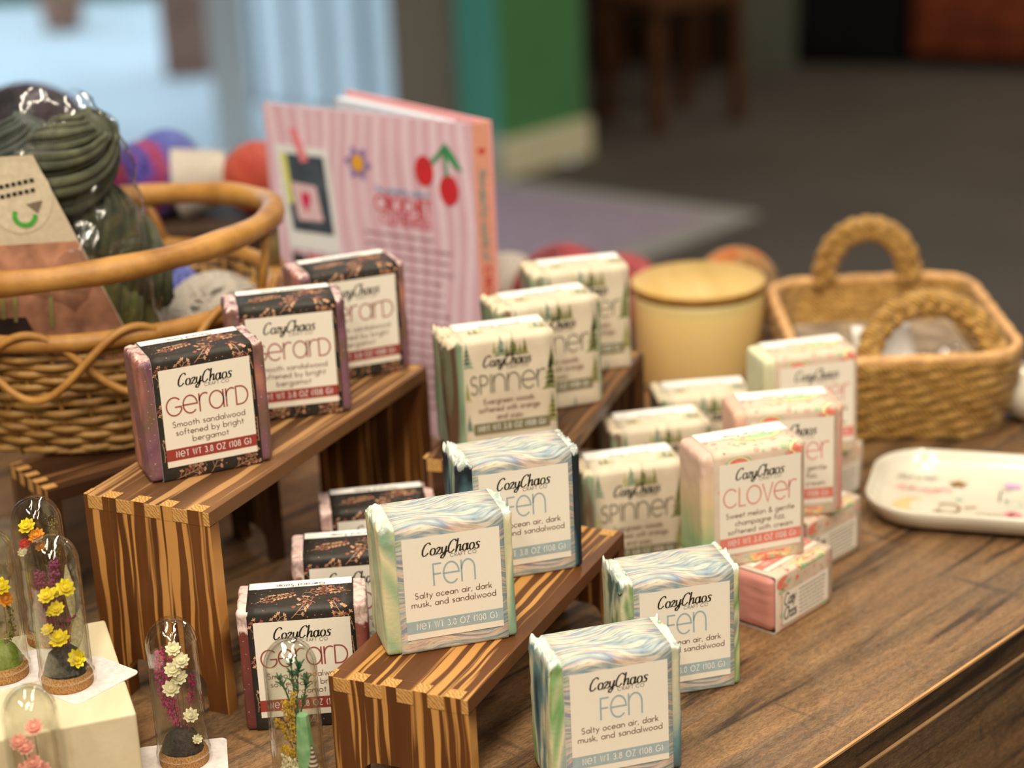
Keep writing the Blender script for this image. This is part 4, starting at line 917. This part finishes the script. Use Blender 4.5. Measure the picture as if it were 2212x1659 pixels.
mb = MB(); mb.lathe([(.0001, -.018), (.0200, -.018), (.0222, -.016), (.0155, .017), (.0150, .018), (.0001, .018)], YW, 30)
for k in range(18): zz = -.015+.030*k/17; mb.tube([(math.cos(a)*(.0221-.0066*k/17), math.sin(a)*(.0221-.0066*k/17), zz) for a in (2*PI*j/30 for j in range(30))], .0011, YW, 5, True)
o = mb.build('yarn_cone', None, (-.2090, 1.325, .1345)); o.rotation_euler = (0, PI/2-.12, .1); o.scale = (1.1, 1.1, 1.05); tag(o, 'ivory cone of yarn lying between the magenta and coral balls', 'yarn')
yarn_ball((.040, 1.30, .045), .036, YR, 'red and pink yarn ball on the counter behind the pine tree soaps', seed=7, n=70, sq=(1, 1, 1)); yarn_ball((.082, 1.33, .034), .030, YR, 'smaller red yarn ball on the counter left of the candle', seed=8)
yarn_ball((.000, 1.35, .033), .030, YW, 'ivory yarn ball on the counter beside the spine of the book', seed=9); yarn_ball((.1640, 1.335, .0335), .030, YO, 'orange and tan yarn ball just behind the candle lid', seed=10)
yarn_ball((-.330, 1.345, .157), .046, yarn_mat('plum_black_yarn', [(.3, srgb(30, 30, 46)), (.7, srgb(84, 44, 80))]), 'large dark plum yarn ball behind the plastic bag', seed=12)
mb = MB(); mb.box((-.40, 1.285, .0005), (-.134, 1.41, .1105), plain('dark_crate', (60, 44, 32), .6, .2, 40)); tag(bevel(mb.build('wooden_crate'), .002), 'dark wooden crate behind the wicker basket', 'crate')
# bagged skeins
GY = [yarn_mat('moss_green_yarn', [(.3, srgb(62, 66, 46)), (.5, srgb(86, 92, 62)), (.7, srgb(116, 120, 86))], 60, 420), yarn_mat('olive_yarn', [(.3, srgb(78, 86, 40)), (.7, srgb(132, 134, 62))], 40, 300), yarn_mat('slate_green_yarn', [(.3, srgb(74, 88, 80)), (.7, srgb(120, 132, 120))], 40, 300)]
def skein(c_, L_, r, mat, label, rx, ry, seed=0):
    root = empty('yarn_skein', c_, 0, label, 'yarn', 'green yarn skeins in the bag'); root.rotation_euler = (rx, ry, 0); mb = MB()
    for s_ in range(37):
        a0 = 2*PI*s_/36+.13*math.sin(s_*5.1); rr = r*(.80+.09*math.sin(s_*2.3)) if s_ else 0
        mb.tube([(rr*math.cos(a0+t_*3.6)*(math.sin(PI*min(.97, max(.03, t_))))**.35, rr*math.sin(a0+t_*3.6)*(math.sin(PI*min(.97, max(.03, t_))))**.35, (t_-.5)*L_) for t_ in (i/24 for i in range(25))], [(r*.125 if s_ else r*.80)*max(.25, math.sin(PI*min(.96, max(.04, i/24))))**.5 for i in range(25)], mat, 7)
    mb.build('twisted_strands', root); return root
skein((-.232, .992, .214), .085, .026, GY[0], 'moss green twisted skein at the top of the plastic bag', .15, .75); skein((-.205, 1.000, .176), .080, .022, GY[0], 'moss green skein in the middle of the plastic bag', .1, -.45)
skein((-.212, .995, .138), .085, .024, GY[1], 'olive skein near the bottom of the bag behind the hoop', .1, -.3); skein((-.262, 1.000, .210), .080, .022, GY[2], 'slate green skein at the upper left of the plastic bag', 0, .5); skein((-.262, 1.006, .150), .090, .024, GY[0], 'moss green skein behind the paper insert', 0, .1)
PLA = glass('clear_plastic_film', .16, (.95, .95, .96, 1), .0045, 60, .11, 2.0, .6)
bag = empty('plastic_bag', (-.232, .998, .095), 0, 'clear plastic bag of green yarn standing in the wicker basket', 'bag')
mb = MB(); nu, nv = 56, 44
vs = []
for j in range(nv+1):
    k = j/nv
    for i in range(nu):
        a = 2*PI*i/nu; wx = (.058-.022*k)*(1 if k < .9 else 1-.35*(k-.9)/.1); wy = .036*(1-.75*max(0, k-.55)/.45)
        p = Vector((math.copysign(abs(math.cos(a))**.7, math.cos(a))*wx-.004*k, math.sin(a)*wy, k*.166))
        nz_ = noise.noise(Vector((p.x*45, p.y*45, p.z*38)))*.0045+noise.noise(Vector((p.x*130, p.y*130, p.z*110+7)))*.0022
        d = Vector((math.cos(a), math.sin(a), 0)); p += d*nz_*(1.0+.8*k); p.z += (.008*noise.noise(Vector((a*1.2, 3, 1)))-.0035*p.x/.05) if k > .95 else 0; vs.append(p)
mb.add(vs, [(j*nu+i, j*nu+(i+1) % nu, (j+1)*nu+(i+1) % nu, (j+1)*nu+i) for j in range(nv) for i in range(nu)], PLA, True)
mb.build('plastic_film', bag)
ins = empty('paper_insert', (-.2470, .955, .0995), .06, 'beige printed paper insert leaning inside the plastic bag', 'paper label'); ins.rotation_euler = (-.06, 0, .05)
mb = MB(); pf = lambda y_: (lambda a_, b_: (a_+.42*(.135-b_), y_, b_)); KR = plain('kraft_card', (196, 182, 158), .7, .04)
vs = [(-.05, 0), (.000, 0), (-.0465+.0465, .135), (-.05, .135)]
def card(y_, x0, z0, x1, z1, mat, sk=True):
    s_ = .40; mb.add([(x0, y_, z0), (x1+s_*(.135-z0), y_, z0), (x1+s_*(.135-z1), y_, z1), (x0, y_, z1)], [(0, 1, 2, 3)], mat)
card(.0, -.06, 0, .012, .135, KR); card(.0006, -.06, 0, .012, .135, KR)
card(-.0002, -.06, .0, .0115, .090, plain('brick_print', (168, 120, 96), .7, .25, 70)); card(-.0004, -.06, .0, -.006, .040, plain('dusk_print', (78, 66, 72), .7, .25, 50)); card(-.0006, -.06, .0, -.034, .052, plain('dark_hair_print', (52, 38, 38), .7, .2, 80))
f = lambda a_, b_: (a_, -.0007, b_)
ellipse(mb, .003, .114, .0165, .0185, plain('seal_tint', (202, 190, 166), .7), lambda a_, b_: (a_, -.0003, b_), 0, 30)
for z_ in (.1140, .1090):
    x = -.006
    while x < .012: ribbon(mb, [(x, z_+.006+(x+.005)*.16), (x+.0014, z_+.006+(x+.0064)*.16)], .0010, INK, f); x += .0031
poly(mb, [(.006, .1105), (.0145, .1120), (.0115, .1055)], plain('taupe_print', (120, 104, 92), .7), f)
ribbon(mb, [(-.0072+.0052*math.cos(a)+.012, .1045+.0048*math.sin(a)) for a in (PI*.85+PI*1.15*i/12 for i in range(13))], .0012, plain('logo_green', (72, 160, 60), .6), f)
for x_, z_ in ((-.012, .052), (-.006, .05), (.012, .046)): ribbon(mb, [(x_, z_), (x_+.001, z_+.016)], .0009, plain('grass_print', (140, 140, 84), .7), f)
mb.build('printed_card', ins)

# ---------------------------------------------------------------- candle jar
can = empty('candle', (.1277, 1.2485, 0), 0, 'wide frosted yellow candle jar with a bamboo lid', 'candle')
t = NT('frosted_yellow_glass', .30, .5); t.base(srgb(222, 184, 104)); t.b.inputs['Subsurface Weight'].default_value = .35; t.b.inputs['Subsurface Radius'].default_value = (.02, .014, .006); t.b.inputs['Subsurface Scale'].default_value = .5; t.b.inputs['Coat Weight'].default_value = .4
t.base(t.ramp(t.noise(t.coord(), 6, 2), [(.3, srgb(232, 202, 132)), (.7, srgb(240, 214, 150))]))
mb = MB(); mb.lathe([(.0001, .0005), (.0415, .0005), (.0440, .003), (.0440, .0590), (.0436, .0615), (.0428, .0600), (.0428, .055), (.0001, .055)], t.m, 64); mb.build('glass_jar', can)
t = NT('bamboo_lid_wood', .45, .35); t.base(t.ramp(t.noise(t.coord('Object', (1, .08, 1), rot=(0, 0, .9)), 60, 3), [(.3, srgb(198, 162, 92)), (.7, srgb(220, 188, 122))]))
t2 = plain('bamboo_lid_edge', (164, 122, 58), .5, .1, 100)
mb = MB(); mb.lathe([(.0001, .0690), (.0435, .0690), (.0446, .0682)], t.m, 64); mb.lathe([(.0446, .0682), (.0450, .0672), (.0450, .0640), (.0440, .0632), (.0425, .0632), (.0420, .0560), (.0001, .0560)], t2, 64); mb.build('bamboo_lid', can)

# ---------------------------------------------------------------- jute basket
t = NT('jute_rope', .8, .15, Sheen_Weight=.2); c_ = t.coord('Object'); n_ = t.noise(c_, 130, 4, .65)
wv = t.n('ShaderNodeTexWave', bands_direction='DIAGONAL'); wv.inputs['Scale'].default_value = 170; wv.inputs['Distortion'].default_value = 4; t.L(c_, wv.inputs[0])
t.base(t.mix(.4, t.ramp(n_, [(.3, srgb(162, 118, 52)), (.55, srgb(204, 158, 84)), (.75, srgb(232, 190, 116))]), t.ramp(wv.outputs[0], [(.2, (.5, .5, .5, 1)), (.6, W1)]), 'MULTIPLY')); t.bump(t.math('ADD', wv.outputs[0], n_), .0016, .8); JUTE = t.m
jb = empty('jute_basket', (.2440, 1.190, .0006), -.02, 'rectangular woven jute basket with arched handles at the right', 'basket')
def rr_pt(s_, hx, hy, r_, z):
    per = [(hx-r_)*2, PI/2*r_, (hy-r_)*2, PI/2*r_]*2; per = [2*(hx-r_), PI/2*r_, 2*(hy-r_), PI/2*r_, 2*(hx-r_), PI/2*r_, 2*(hy-r_), PI/2*r_]
    T = sum(per); d = (s_ % 1)*T; i = 0
    while d > per[i]: d -= per[i]; i += 1
    cs = [(hx-r_, -hy+r_, -90), None, (hx-r_, hy-r_, 0), None, (-hx+r_, hy-r_, 90), None, (-hx+r_, -hy+r_, 180)]
    if i == 0: return Vector((-hx+r_+d, -hy, z))
    if i == 2: return Vector((hx, -hy+r_+d, z))
    if i == 4: return Vector((hx-r_-d, hy, z))
    if i == 6: return Vector((-hx, hy-r_-d, z))
    cx_, cy_, a0 = {1: (hx-r_, -hy+r_, -90), 3: (hx-r_, hy-r_, 0), 5: (-hx+r_, hy-r_, 90), 7: (-hx+r_, -hy+r_, 180)}[i]
    a = math.radians(a0)+d/r_; return Vector((cx_+r_*math.cos(a), cy_+r_*math.sin(a), z))
mb = MB(); JR = 9; JH = .0545
for r_ in range(JR):
    k = r_/(JR-1); z = .0035+k*(JH-.0075); hx, hy = .0600+.0075*k+.002*math.sin(k*PI), .0760+.0110*k
    N_ = 230; mb.tube([rr_pt(i/N_, hx, hy, .028, z+.0010*math.sin(i*.16+r_)) for i in range(N_)], .0040, JUTE, 9, True, rfun=lambda i, ph, r_=r_: 1+.22*math.sin(ph*2+i*.62+r_*1.9)*1.0)
mb.build('braided_wall', jb)
mb = MB(); N_ = 200
mb.tube([rr_pt(i/N_, .0680, .0875, .029, JH) for i in range(N_)], .0032, plain('jute_rim', (214, 168, 116), .8, .12, 150), 8, True, rfun=lambda i, ph: 1+.12*math.sin(ph*2+i*.8)); mb.build('rim_braid', jb)
mb = MB(); mb.lathe([(.0001, .002), (.062, .002), (.062, .004), (.0001, .004)], JUTE, 40); mb.build('basket_floor', jb)
def braid(parent, ctr, rad, name):
    mb = MB(); N_ = len(ctr)
    for s_ in range(3):
        pts = []
        for i, p in enumerate(ctr):
            a, b = ctr[max(0, i-1)], ctr[min(N_-1, i+1)]; t_ = (b-a).normalized(); side = t_.cross(Vector((0, 1, .001))).normalized(); fr_ = side.cross(t_); ph = i*.55+s_*2*PI/3
            pts.append(p+side*math.sin(ph)*rad*.75+fr_*math.sin(2*ph)*rad*.4)
        mb.tube(pts, rad*.68, JUTE, 8)
    mb.build(name, parent)
braid(jb, [Vector((.0000+.0290*math.cos(a), .0850, JH-.004+.0400*math.sin(a)**.8 if math.sin(a) > 0 else JH-.004)) for a in (PI-PI*i/44 for i in range(45))], .0066, 'arched_handle')
braid(jb, [Vector((.0130+.0385*math.cos(a), -.0760+.016*math.sin(a), JH-.006+.0330*math.sin(a))) for a in (PI-PI*i/44 for i in range(45))], .0062, 'folded_handle')
mb = MB()
for k in range(7): rg = random.Random(k); mb.ball((-.012+.012*k*.6, -.030+.006*(k % 3), .034+.004*(k % 2)), .010, PLA, 10, (1.2, .9, .8), fun=lambda d: 1+.25*noise.noise(d*300))
tag(mb.build('plastic_packet', None, (.250, 1.170, 0)), 'crumpled clear plastic packet inside the jute basket', 'packet')
mb = MB(); vs = []
for j in range(7):
    for i in range(9): x, y = i/8-.5, j/6-.5; vs.append((x*.040, y*.012, y*.030+.004*noise.noise(Vector((x*5, y*5, 2)))))
mb.add(vs, [(j*9+i, j*9+i+1, (j+1)*9+i+1, (j+1)*9+i) for j in range(6) for i in range(8)], plain('white_tissue', (232, 228, 224), .5, .03), True)
sm = mb.build('tissue_paper', None, (.232, 1.140, .050), .3); s_ = sm.modifiers.new('t', 'SOLIDIFY'); s_.thickness = .0006; tag(sm, 'white tissue scrap under the folded handle of the jute basket', 'tissue')
mb = MB(); mb.box((-.055, -.07, .004), (.055, .07, .030), plain('folded_felt', (150, 132, 112), .8, .2, 60)); tag(bevel(mb.build('folded_cloth', None, (.2440, 1.190, .001), -.02), .004, 3), 'taupe folded cloth filling the bottom of the jute basket', 'cloth')

# ---------------------------------------------------------------- tray and bowl
t = NT('glazed_ceramic', .16, .55); t.base(t.ramp(t.noise(t.coord(), 40, 2), [(.3, srgb(216, 210, 194)), (.7, srgb(224, 219, 204))])); t.b.inputs['Coat Weight'].default_value = .3; CER = t.m
tr = empty('ceramic_tray', (.2735, 1.0000, .0005), math.radians(-17.5), 'white oval-cornered ceramic tray with printed motifs', 'tray')
mb = MB(); hx, hy = .076, .0475; prof = [(.0, .0015, .58), (.6, .0006, .90), (.93, .0035, 1), (1.0, .0115, 1), (1.0, .0140, 1), (.975, .0142, 1), (.955, .0110, 1), (.90, .0060, 1), (.82, .0045, 1), (.0, .0042, .5)]
N_ = 96; vs = []
for k, z, q_ in prof:
    for i in range(N_):
        p = rr_pt(i/N_, hx, hy, .030, z); sh = (1-k)
        vs.append((p.x-math.copysign(min(abs(p.x), sh*hy*1.0), p.x) if k > 0 else p.x*.02, p.y-math.copysign(min(abs(p.y), sh*hy*1.0), p.y) if k > 0 else p.y*.02, z))
mb.add(vs, [(j*N_+i, j*N_+(i+1) % N_, (j+1)*N_+(i+1) % N_, (j+1)*N_+i) for j in range(len(prof)-1) for i in range(N_)], CER, True)
mb.build('dish', tr)
mb = MB(); f = lambda a_, b_: (a_, b_, .0052); pk, lil, gd, bk, tl = plain('pink_glaze', (236, 150, 156), .3), plain('lilac_glaze', (206, 160, 214), .3), plain('gold_lustre', (150, 110, 52), .3, .1, 200, Metallic=.3), plain('black_glaze_line', (92, 88, 84), .3), plain('teal_glaze', (150, 196, 178), .3)
def star(cx, cy, r_, mat): fan(mb, [(cx+(r_ if i % 2 == 0 else r_*.5)*math.cos(PI*i/5+.3), cy+(r_ if i % 2 == 0 else r_*.5)*math.sin(PI*i/5+.3)) for i in range(10)], mat, f)
star(-.028, .018, .0062, gd); ellipse(mb, .002, .020, .0050, .0034, lil, f)
for a in range(6): ellipse(mb, .0040+.003*math.cos(a), -.0215+.003*math.sin(a), .0026, .0020, pk, f)
text(mb, 'love', -.063, .022, .022, .007, .0007, bk, f, align='l', shear=.3); text(mb, 'laugh', -.062, .006, .030, .007, .0008, pk, f, align='l', shear=.3, slope=-.05)
ellipse(mb, -.050, -.018, .0115, .0120, plain('sand_glaze', (214, 190, 140), .3), f); ellipse(mb, -.044, -.018, .0085, .0095, CER, lambda a_, b_: (a_, b_, .0055)); ribbon(mb, circ(-.031, -.018, .0065), .0006, gd, f)
ribbon(mb, circ(-.012, -.026, .0035), .0003, bk, f); ribbon(mb, circ(-.005, -.026, .0035), .0003, bk, f); ribbon(mb, [(-.004, -.004), (-.004, .012), (.002, .014)], .0004, bk, f); ellipse(mb, -.026, -.004, .0026, .0012, tl, f); ribbon(mb, circ(.004, -.006, .0045), .0003, tl, f)
ribbon(mb, [(-.022, -.016), (-.016, -.014)], .0006, gd, f); ellipse(mb, .030, .005, .006, .005, pk, f); ellipse(mb, .040, -.020, .006, .004, lil, f); mb.build('painted_motifs', tr)
mb = MB(); mb.lathe([(.0001, 0), (.010, 0), (.0195, .006), (.0245, .0150), (.0248, .0190), (.0245, .0195)], CER, 48); pot = empty('ceramic_jar', (.3270, 1.1400, .0006), 0, 'white ceramic jar cut off by the right edge, beside the jute basket', 'jar'); mb.build('pot', pot)
mb = MB(); mb.lathe([(.0252, .0196), (.0250, .0215), (.0235, .0260), (.0160, .0320), (.0080, .0340), (.0001, .0345)], CER, 48); mb.lathe([(.0001, .0345), (.004, .0345), (.005, .0385), (.0001, .0400)], CER, 24); mb.build('lid', pot)

# ---------------------------------------------------------------- shop room
def struct(mb, name): o = mb.build(name); o['kind'] = 'structure'; return o
t = NT('charcoal_carpet', .95, .05); t.base(t.mix(.5, t.ramp(t.noise(t.coord(), 2.0, 2), [(.3, srgb(86, 80, 76)), (.7, srgb(106, 99, 94))]), t.ramp(t.noise(t.coord(), 60, 3), [(.3, srgb(80, 74, 70)), (.7, srgb(112, 104, 98))]))); CARP = t.m
mb = MB(); mb.box((-3.2, -2.6, FL-.1), (4.2, 5.64, FL), CARP); mb.box((.23, 5.64, FL-.1), (4.2, 8.2, FL), CARP); struct(mb, 'floor')
CE = plain('ceiling_paint', (150, 146, 138), .9, .02, 5)
mb = MB(); mb.box((-3.2, -2.6, CEIL), (4.2, 5.64, CEIL+.1), CE); mb.box((.23, 5.64, CEIL), (4.2, 8.2, CEIL+.1), CE); struct(mb, 'ceiling')
WP, DARKW = plain('warm_wall_paint', (118, 108, 94), .85, .03, 3), plain('dim_green_grey_paint', (104, 110, 98), .85, .05, 2)
GREEN, TEAL, CRM = plain('green_wall_paint', (88, 150, 96), .6, .03, 3), plain('teal_paint', (96, 190, 170), .5, .03, 3), plain('cream_baseboard', (244, 240, 206), .5, .03, 6)
mb = MB(); mb.box((-3.3, -2.6, FL), (-3.2, 5.6, CEIL), WP); struct(mb, 'wall_left')
mb = MB(); mb.box((4.2, -2.6, FL), (4.3, 8.2, CEIL), WP); struct(mb, 'wall_right')
mb = MB(); mb.box((-3.3, -2.7, FL), (4.3, -2.6, CEIL), WP); struct(mb, 'wall_front')
mb = MB(); mb.box((.26, 8.1, FL), (4.3, 8.2, CEIL), DARKW); struct(mb, 'wall_back')
# green return wall with teal edge
A_, B_ = Vector((.0065, 5.4683, 0)), Vector((.2482, 5.7140, 0)); dd = (B_-A_).normalized(); nn = Vector((dd.y, -dd.x, 0))
def vwall(mb, A, B, z0, z1, th, nrm, mat):
    vs = [A, B, B-nrm*th, A-nrm*th]; mb.add([(p.x, p.y, z0) for p in vs]+[(p.x, p.y, z1) for p in vs], [(0,3,2,1),(4,5,6,7),(0,1,5,4),(1,2,6,5),(2,3,7,6),(3,0,4,7)], mat)
mb = MB(); vwall(mb, A_, B_, FL, CEIL, .12, nn, GREEN); struct(mb, 'wall_green')
mb = MB(); vwall(mb, A_+nn*.015-dd*.01, B_+nn*.015+dd*.02, FL, FL+.112, .014, nn, CRM); struct(mb, 'baseboard_green')
tl = Vector((-.1155, 5.55, 0)); mb = MB(); vwall(mb, tl, A_+Vector((-.002, 0, 0)), FL, CEIL, .10, Vector((0, -1, 0)), TEAL); struct(mb, 'wall_teal')
mb = MB(); vwall(mb, Vector((-.055, 5.50, 0)), A_+Vector((-.004, -.012, 0)), FL, FL+.125, .012, Vector((0, -1, 0)), plain('white_skirting', (214, 222, 216), .5)); struct(mb, 'baseboard_teal')
mb = MB(); mb.box((.20, 5.72, FL), (.26, 8.2, CEIL), DARKW); struct(mb, 'wall_side')
mb = MB(); mb.box((-.30, 5.58, FL), (-.115, 5.72, CEIL), plain('grey_door_jamb', (140, 138, 128), .6)); struct(mb, 'trim_1')
# storefront
FW = plain('white_window_frame', (226, 230, 232), .4, .02); wy = 5.60
win = tag(empty('window_1', (0, wy, 0)), kind='structure')
mb = MB(); mb.box((-3.3, -.03, FL), (-.30, .03, FL+.06), FW); mb.box((-3.3, -.03, CEIL-.12), (-.30, .03, CEIL), FW); mb.box((-2.25, -.04, FL), (-2.15, .03, CEIL), FW); mb.build('window_frame', win)
WG = glass('shop_window_glass', .0, (.98, .99, .99, 1), 0, 60, .03, 5, .6)
for x0, x1 in ((-3.25, -2.25), (-2.15, -.30)): mb = MB(); mb.box((x0, -.004, FL+.06), (x1, .004, CEIL-.12), WG); mb.build('window_pane', win)
# outside
mb = MB(); mb.box((-.055, 0, 0), (.055, .09, 2.4), FW); tag(mb.build('white_post', None, (-.850, 6.15, FL-.04)), 'white square post just outside the shop window', 'post')
PAV = plain('pale_pavement', (184, 190, 194), .8, .05, 1.5); mb = MB(); mb.box((-16, 5.66, FL-.14), (.19, 30, FL-.04), PAV); struct(mb, 'ground')
mb = MB(); FA, FB = Vector((-.99, 7.17, 0)), Vector((-.15, 6.44, 0)); fdv = (FB-FA).normalized(); fn = Vector((fdv.y, -fdv.x, 0)); fn = fn if fn.y < 0 else -fn
SID, SID2 = plain('white_siding', (226, 232, 236), .6, .02, 2), plain('grey_siding_groove', (132, 142, 150), .7, .03, 2)
shed = empty('slatted_screen', (0, 0, 0), 0, 'white vertical slatted screen seen through the shop window', 'screen')
vwall(mb, FA, FB, FL-.04, FL+1.9, .03, fn, SID2); mb.build('backing_panel', shed)
for k in range(6):
    a = FA+fdv*(1.11*k/6+.02); b = FA+fdv*(1.11*(k+.76)/6+.02); mb = MB(); vwall(mb, a+fn*.03, b+fn*.03, FL-.03, FL+1.9, .025, fn, SID); mb.build('slat', shed)
BRK = plain('brown_brick_pier', (150, 112, 96), .85, .12, 6)
mb = MB(); mb.box((-.08, 0, 0), (.10, .2, 2.2), BRK); tag(mb.build('brick_pier', None, (-1.22, 7.60, FL-.04)), 'brown brick pier outside the shop window', 'pier')
mb = MB(); HG = plain('hedge_green', (92, 128, 84), .9, .25, 9)
for k in range(60): rg = random.Random(k); mb.ball((-6+k*.082, rg.uniform(-.12, .12), .22+rg.uniform(-.08, .1)), .24, HG, 8)
tag(mb.build('hedge', None, (.1, 10.2, FL-.04)), 'green hedge at the far side of the pavement outside', 'hedge')
pl = empty('flower_pot', (-1.98, 9.0, FL-.04), 0, 'yellow flowering pot plant outside at the top left', 'plant')
mb = MB(); mb.lathe([(.0001, 0), (.08, 0), (.11, .16), (.0001, .16)], BRK, 20); mb.build('pot', pl)
mb = MB()
for k in range(50): rg = random.Random(k+99); mb.ball((rg.uniform(-.14, .14), rg.uniform(-.14, .14), .2+rg.uniform(0, .2)), .035, YEL, 6)
mb.build('blossom', pl)
# rug
RUGP, RUGE = plain('mauve_rug_pile', (172, 152, 168), .95, .08, 30), plain('grey_rug_border', (172, 166, 160), .95, .08, 30)
rg_ = empty('floor_rug', (0, 0, 0), 0, 'mauve rug with a grey border on the dark floor', 'rug')
c0, c1_, c2_ = Vector((.66, 4.887, FL)), Vector((.0, 5.42, FL)), Vector((.283, 4.47, FL)); ed1 = (c1_-c0).normalized(); ed2 = (c2_-c0).normalized()
def rug(mb, i0, i1, z0, z1, mat):
    q_ = [c0+ed1*i0+ed2*i0, c0+ed1*i1+ed2*i0, c0+ed1*i1+ed2*(1.9), c0+ed1*i0+ed2*(1.9)]; mb.add([(p.x, p.y, FL+z0) for p in q_]+[(p.x, p.y, FL+z1) for p in q_], [(0,1,2,3)[::-1], (4,5,6,7), (0,1,5,4), (1,2,6,5), (2,3,7,6), (3,0,4,7)], mat)
mb = MB(); rug(mb, 0, 1.6, 0.0003, .010, RUGE); mb.build('rug_border', rg_); mb = MB(); rug(mb, .09, 1.5, .0102, .013, RUGP); mb.build('rug_pile', rg_)
# background furniture
BW_ = plain('dark_brown_wood', (92, 58, 36), .5, .2, 12); TERR = plain('terracotta_wood', (140, 66, 36), .5, .2, 9); BLK = plain('black_lacquer', (14, 15, 20), .4, .05, 5)
def chair(loc, rz, label):
    c_ = empty('wooden_chair', loc, rz, label, 'chair', 'brown chairs in the dim back of the shop')
    mb = MB(); mb.box((-.17, -.17, .38), (.17, .17, .42), BW_); bevel(mb.build('seat', c_), .006)
    for x in (-.15, .15):
        for y in (-.15, .15): mb = MB(); mb.box((x-.018, y-.018, 0), (x+.018, y+.018, .38), BW_); mb.build('leg', c_)
    for x in (-.15, .15): mb = MB(); mb.box((x-.016, .14, .42), (x+.016, .17, .86), BW_); mb.build('back_post', c_)
    mb = MB(); mb.box((-.134, .145, .62), (.134, .165, .82), BW_); mb.build('backrest', c_)
chair((.55, 6.15, FL), .5, 'dim brown chair nearest the green wall'); chair((.62, 7.05, FL), -.3, 'dim brown chair farther back by the grey partition')
mb = MB(); mb.box((0, 0, 0), (.24, .9, 2.3), DARKW); struct(mb, 'wall_partition').location = (.83, 6.95, FL)
cab = empty('black_cabinet', (1.10, 7.02, FL), -.35, 'tall black cabinet in the dark back of the shop', 'cabinet')
mb = MB(); mb.box((0, 0, .01), (.37, .4, 1.9), BLK); mb.build('carcass', cab); mb = MB(); mb.box((.01, -.018, .05), (.18, 0, 1.85), BLK); mb.build('door', cab); mb = MB(); mb.box((.19, -.018, .05), (.36, 0, 1.85), BLK); mb.build('door', cab)
dr = empty('wooden_dresser', (1.47, 6.86, FL), -.42, 'reddish brown wooden dresser at the far right', 'dresser')
mb = MB(); mb.box((0, 0, .05), (1.3, .45, .95), TERR); bevel(mb.build('carcass', dr), .01)
for i in range(3):
    for j in range(2): mb = MB(); mb.box((.04+.42*i, -.02, .12+.40*j), (.42+.42*i, 0, .48+.40*j), TERR); d_ = mb.build('drawer', dr); mb = MB(); mb.ball((.23+.42*i, -.035, .30+.40*j), .016, BLK, 8); mb.build('knob', d_)
mb = MB(); mb.box((-.02, -.03, .95), (1.32, .47, .98), BW_); mb.build('dresser_top', dr)
# lamp housings (the lights themselves hang just under these)
for i, (x, y, p) in enumerate(LAMPS):
    mb = MB(); mb.box((x-.08, y-.58, CEIL-.055), (x+.08, y+.58, CEIL-.002), FW)
    tag(mb.build('ceiling_lamp'), 'long white ceiling strip lamp out of view, from a set extended for brightness', 'lamp', 'ceiling strip lamps')
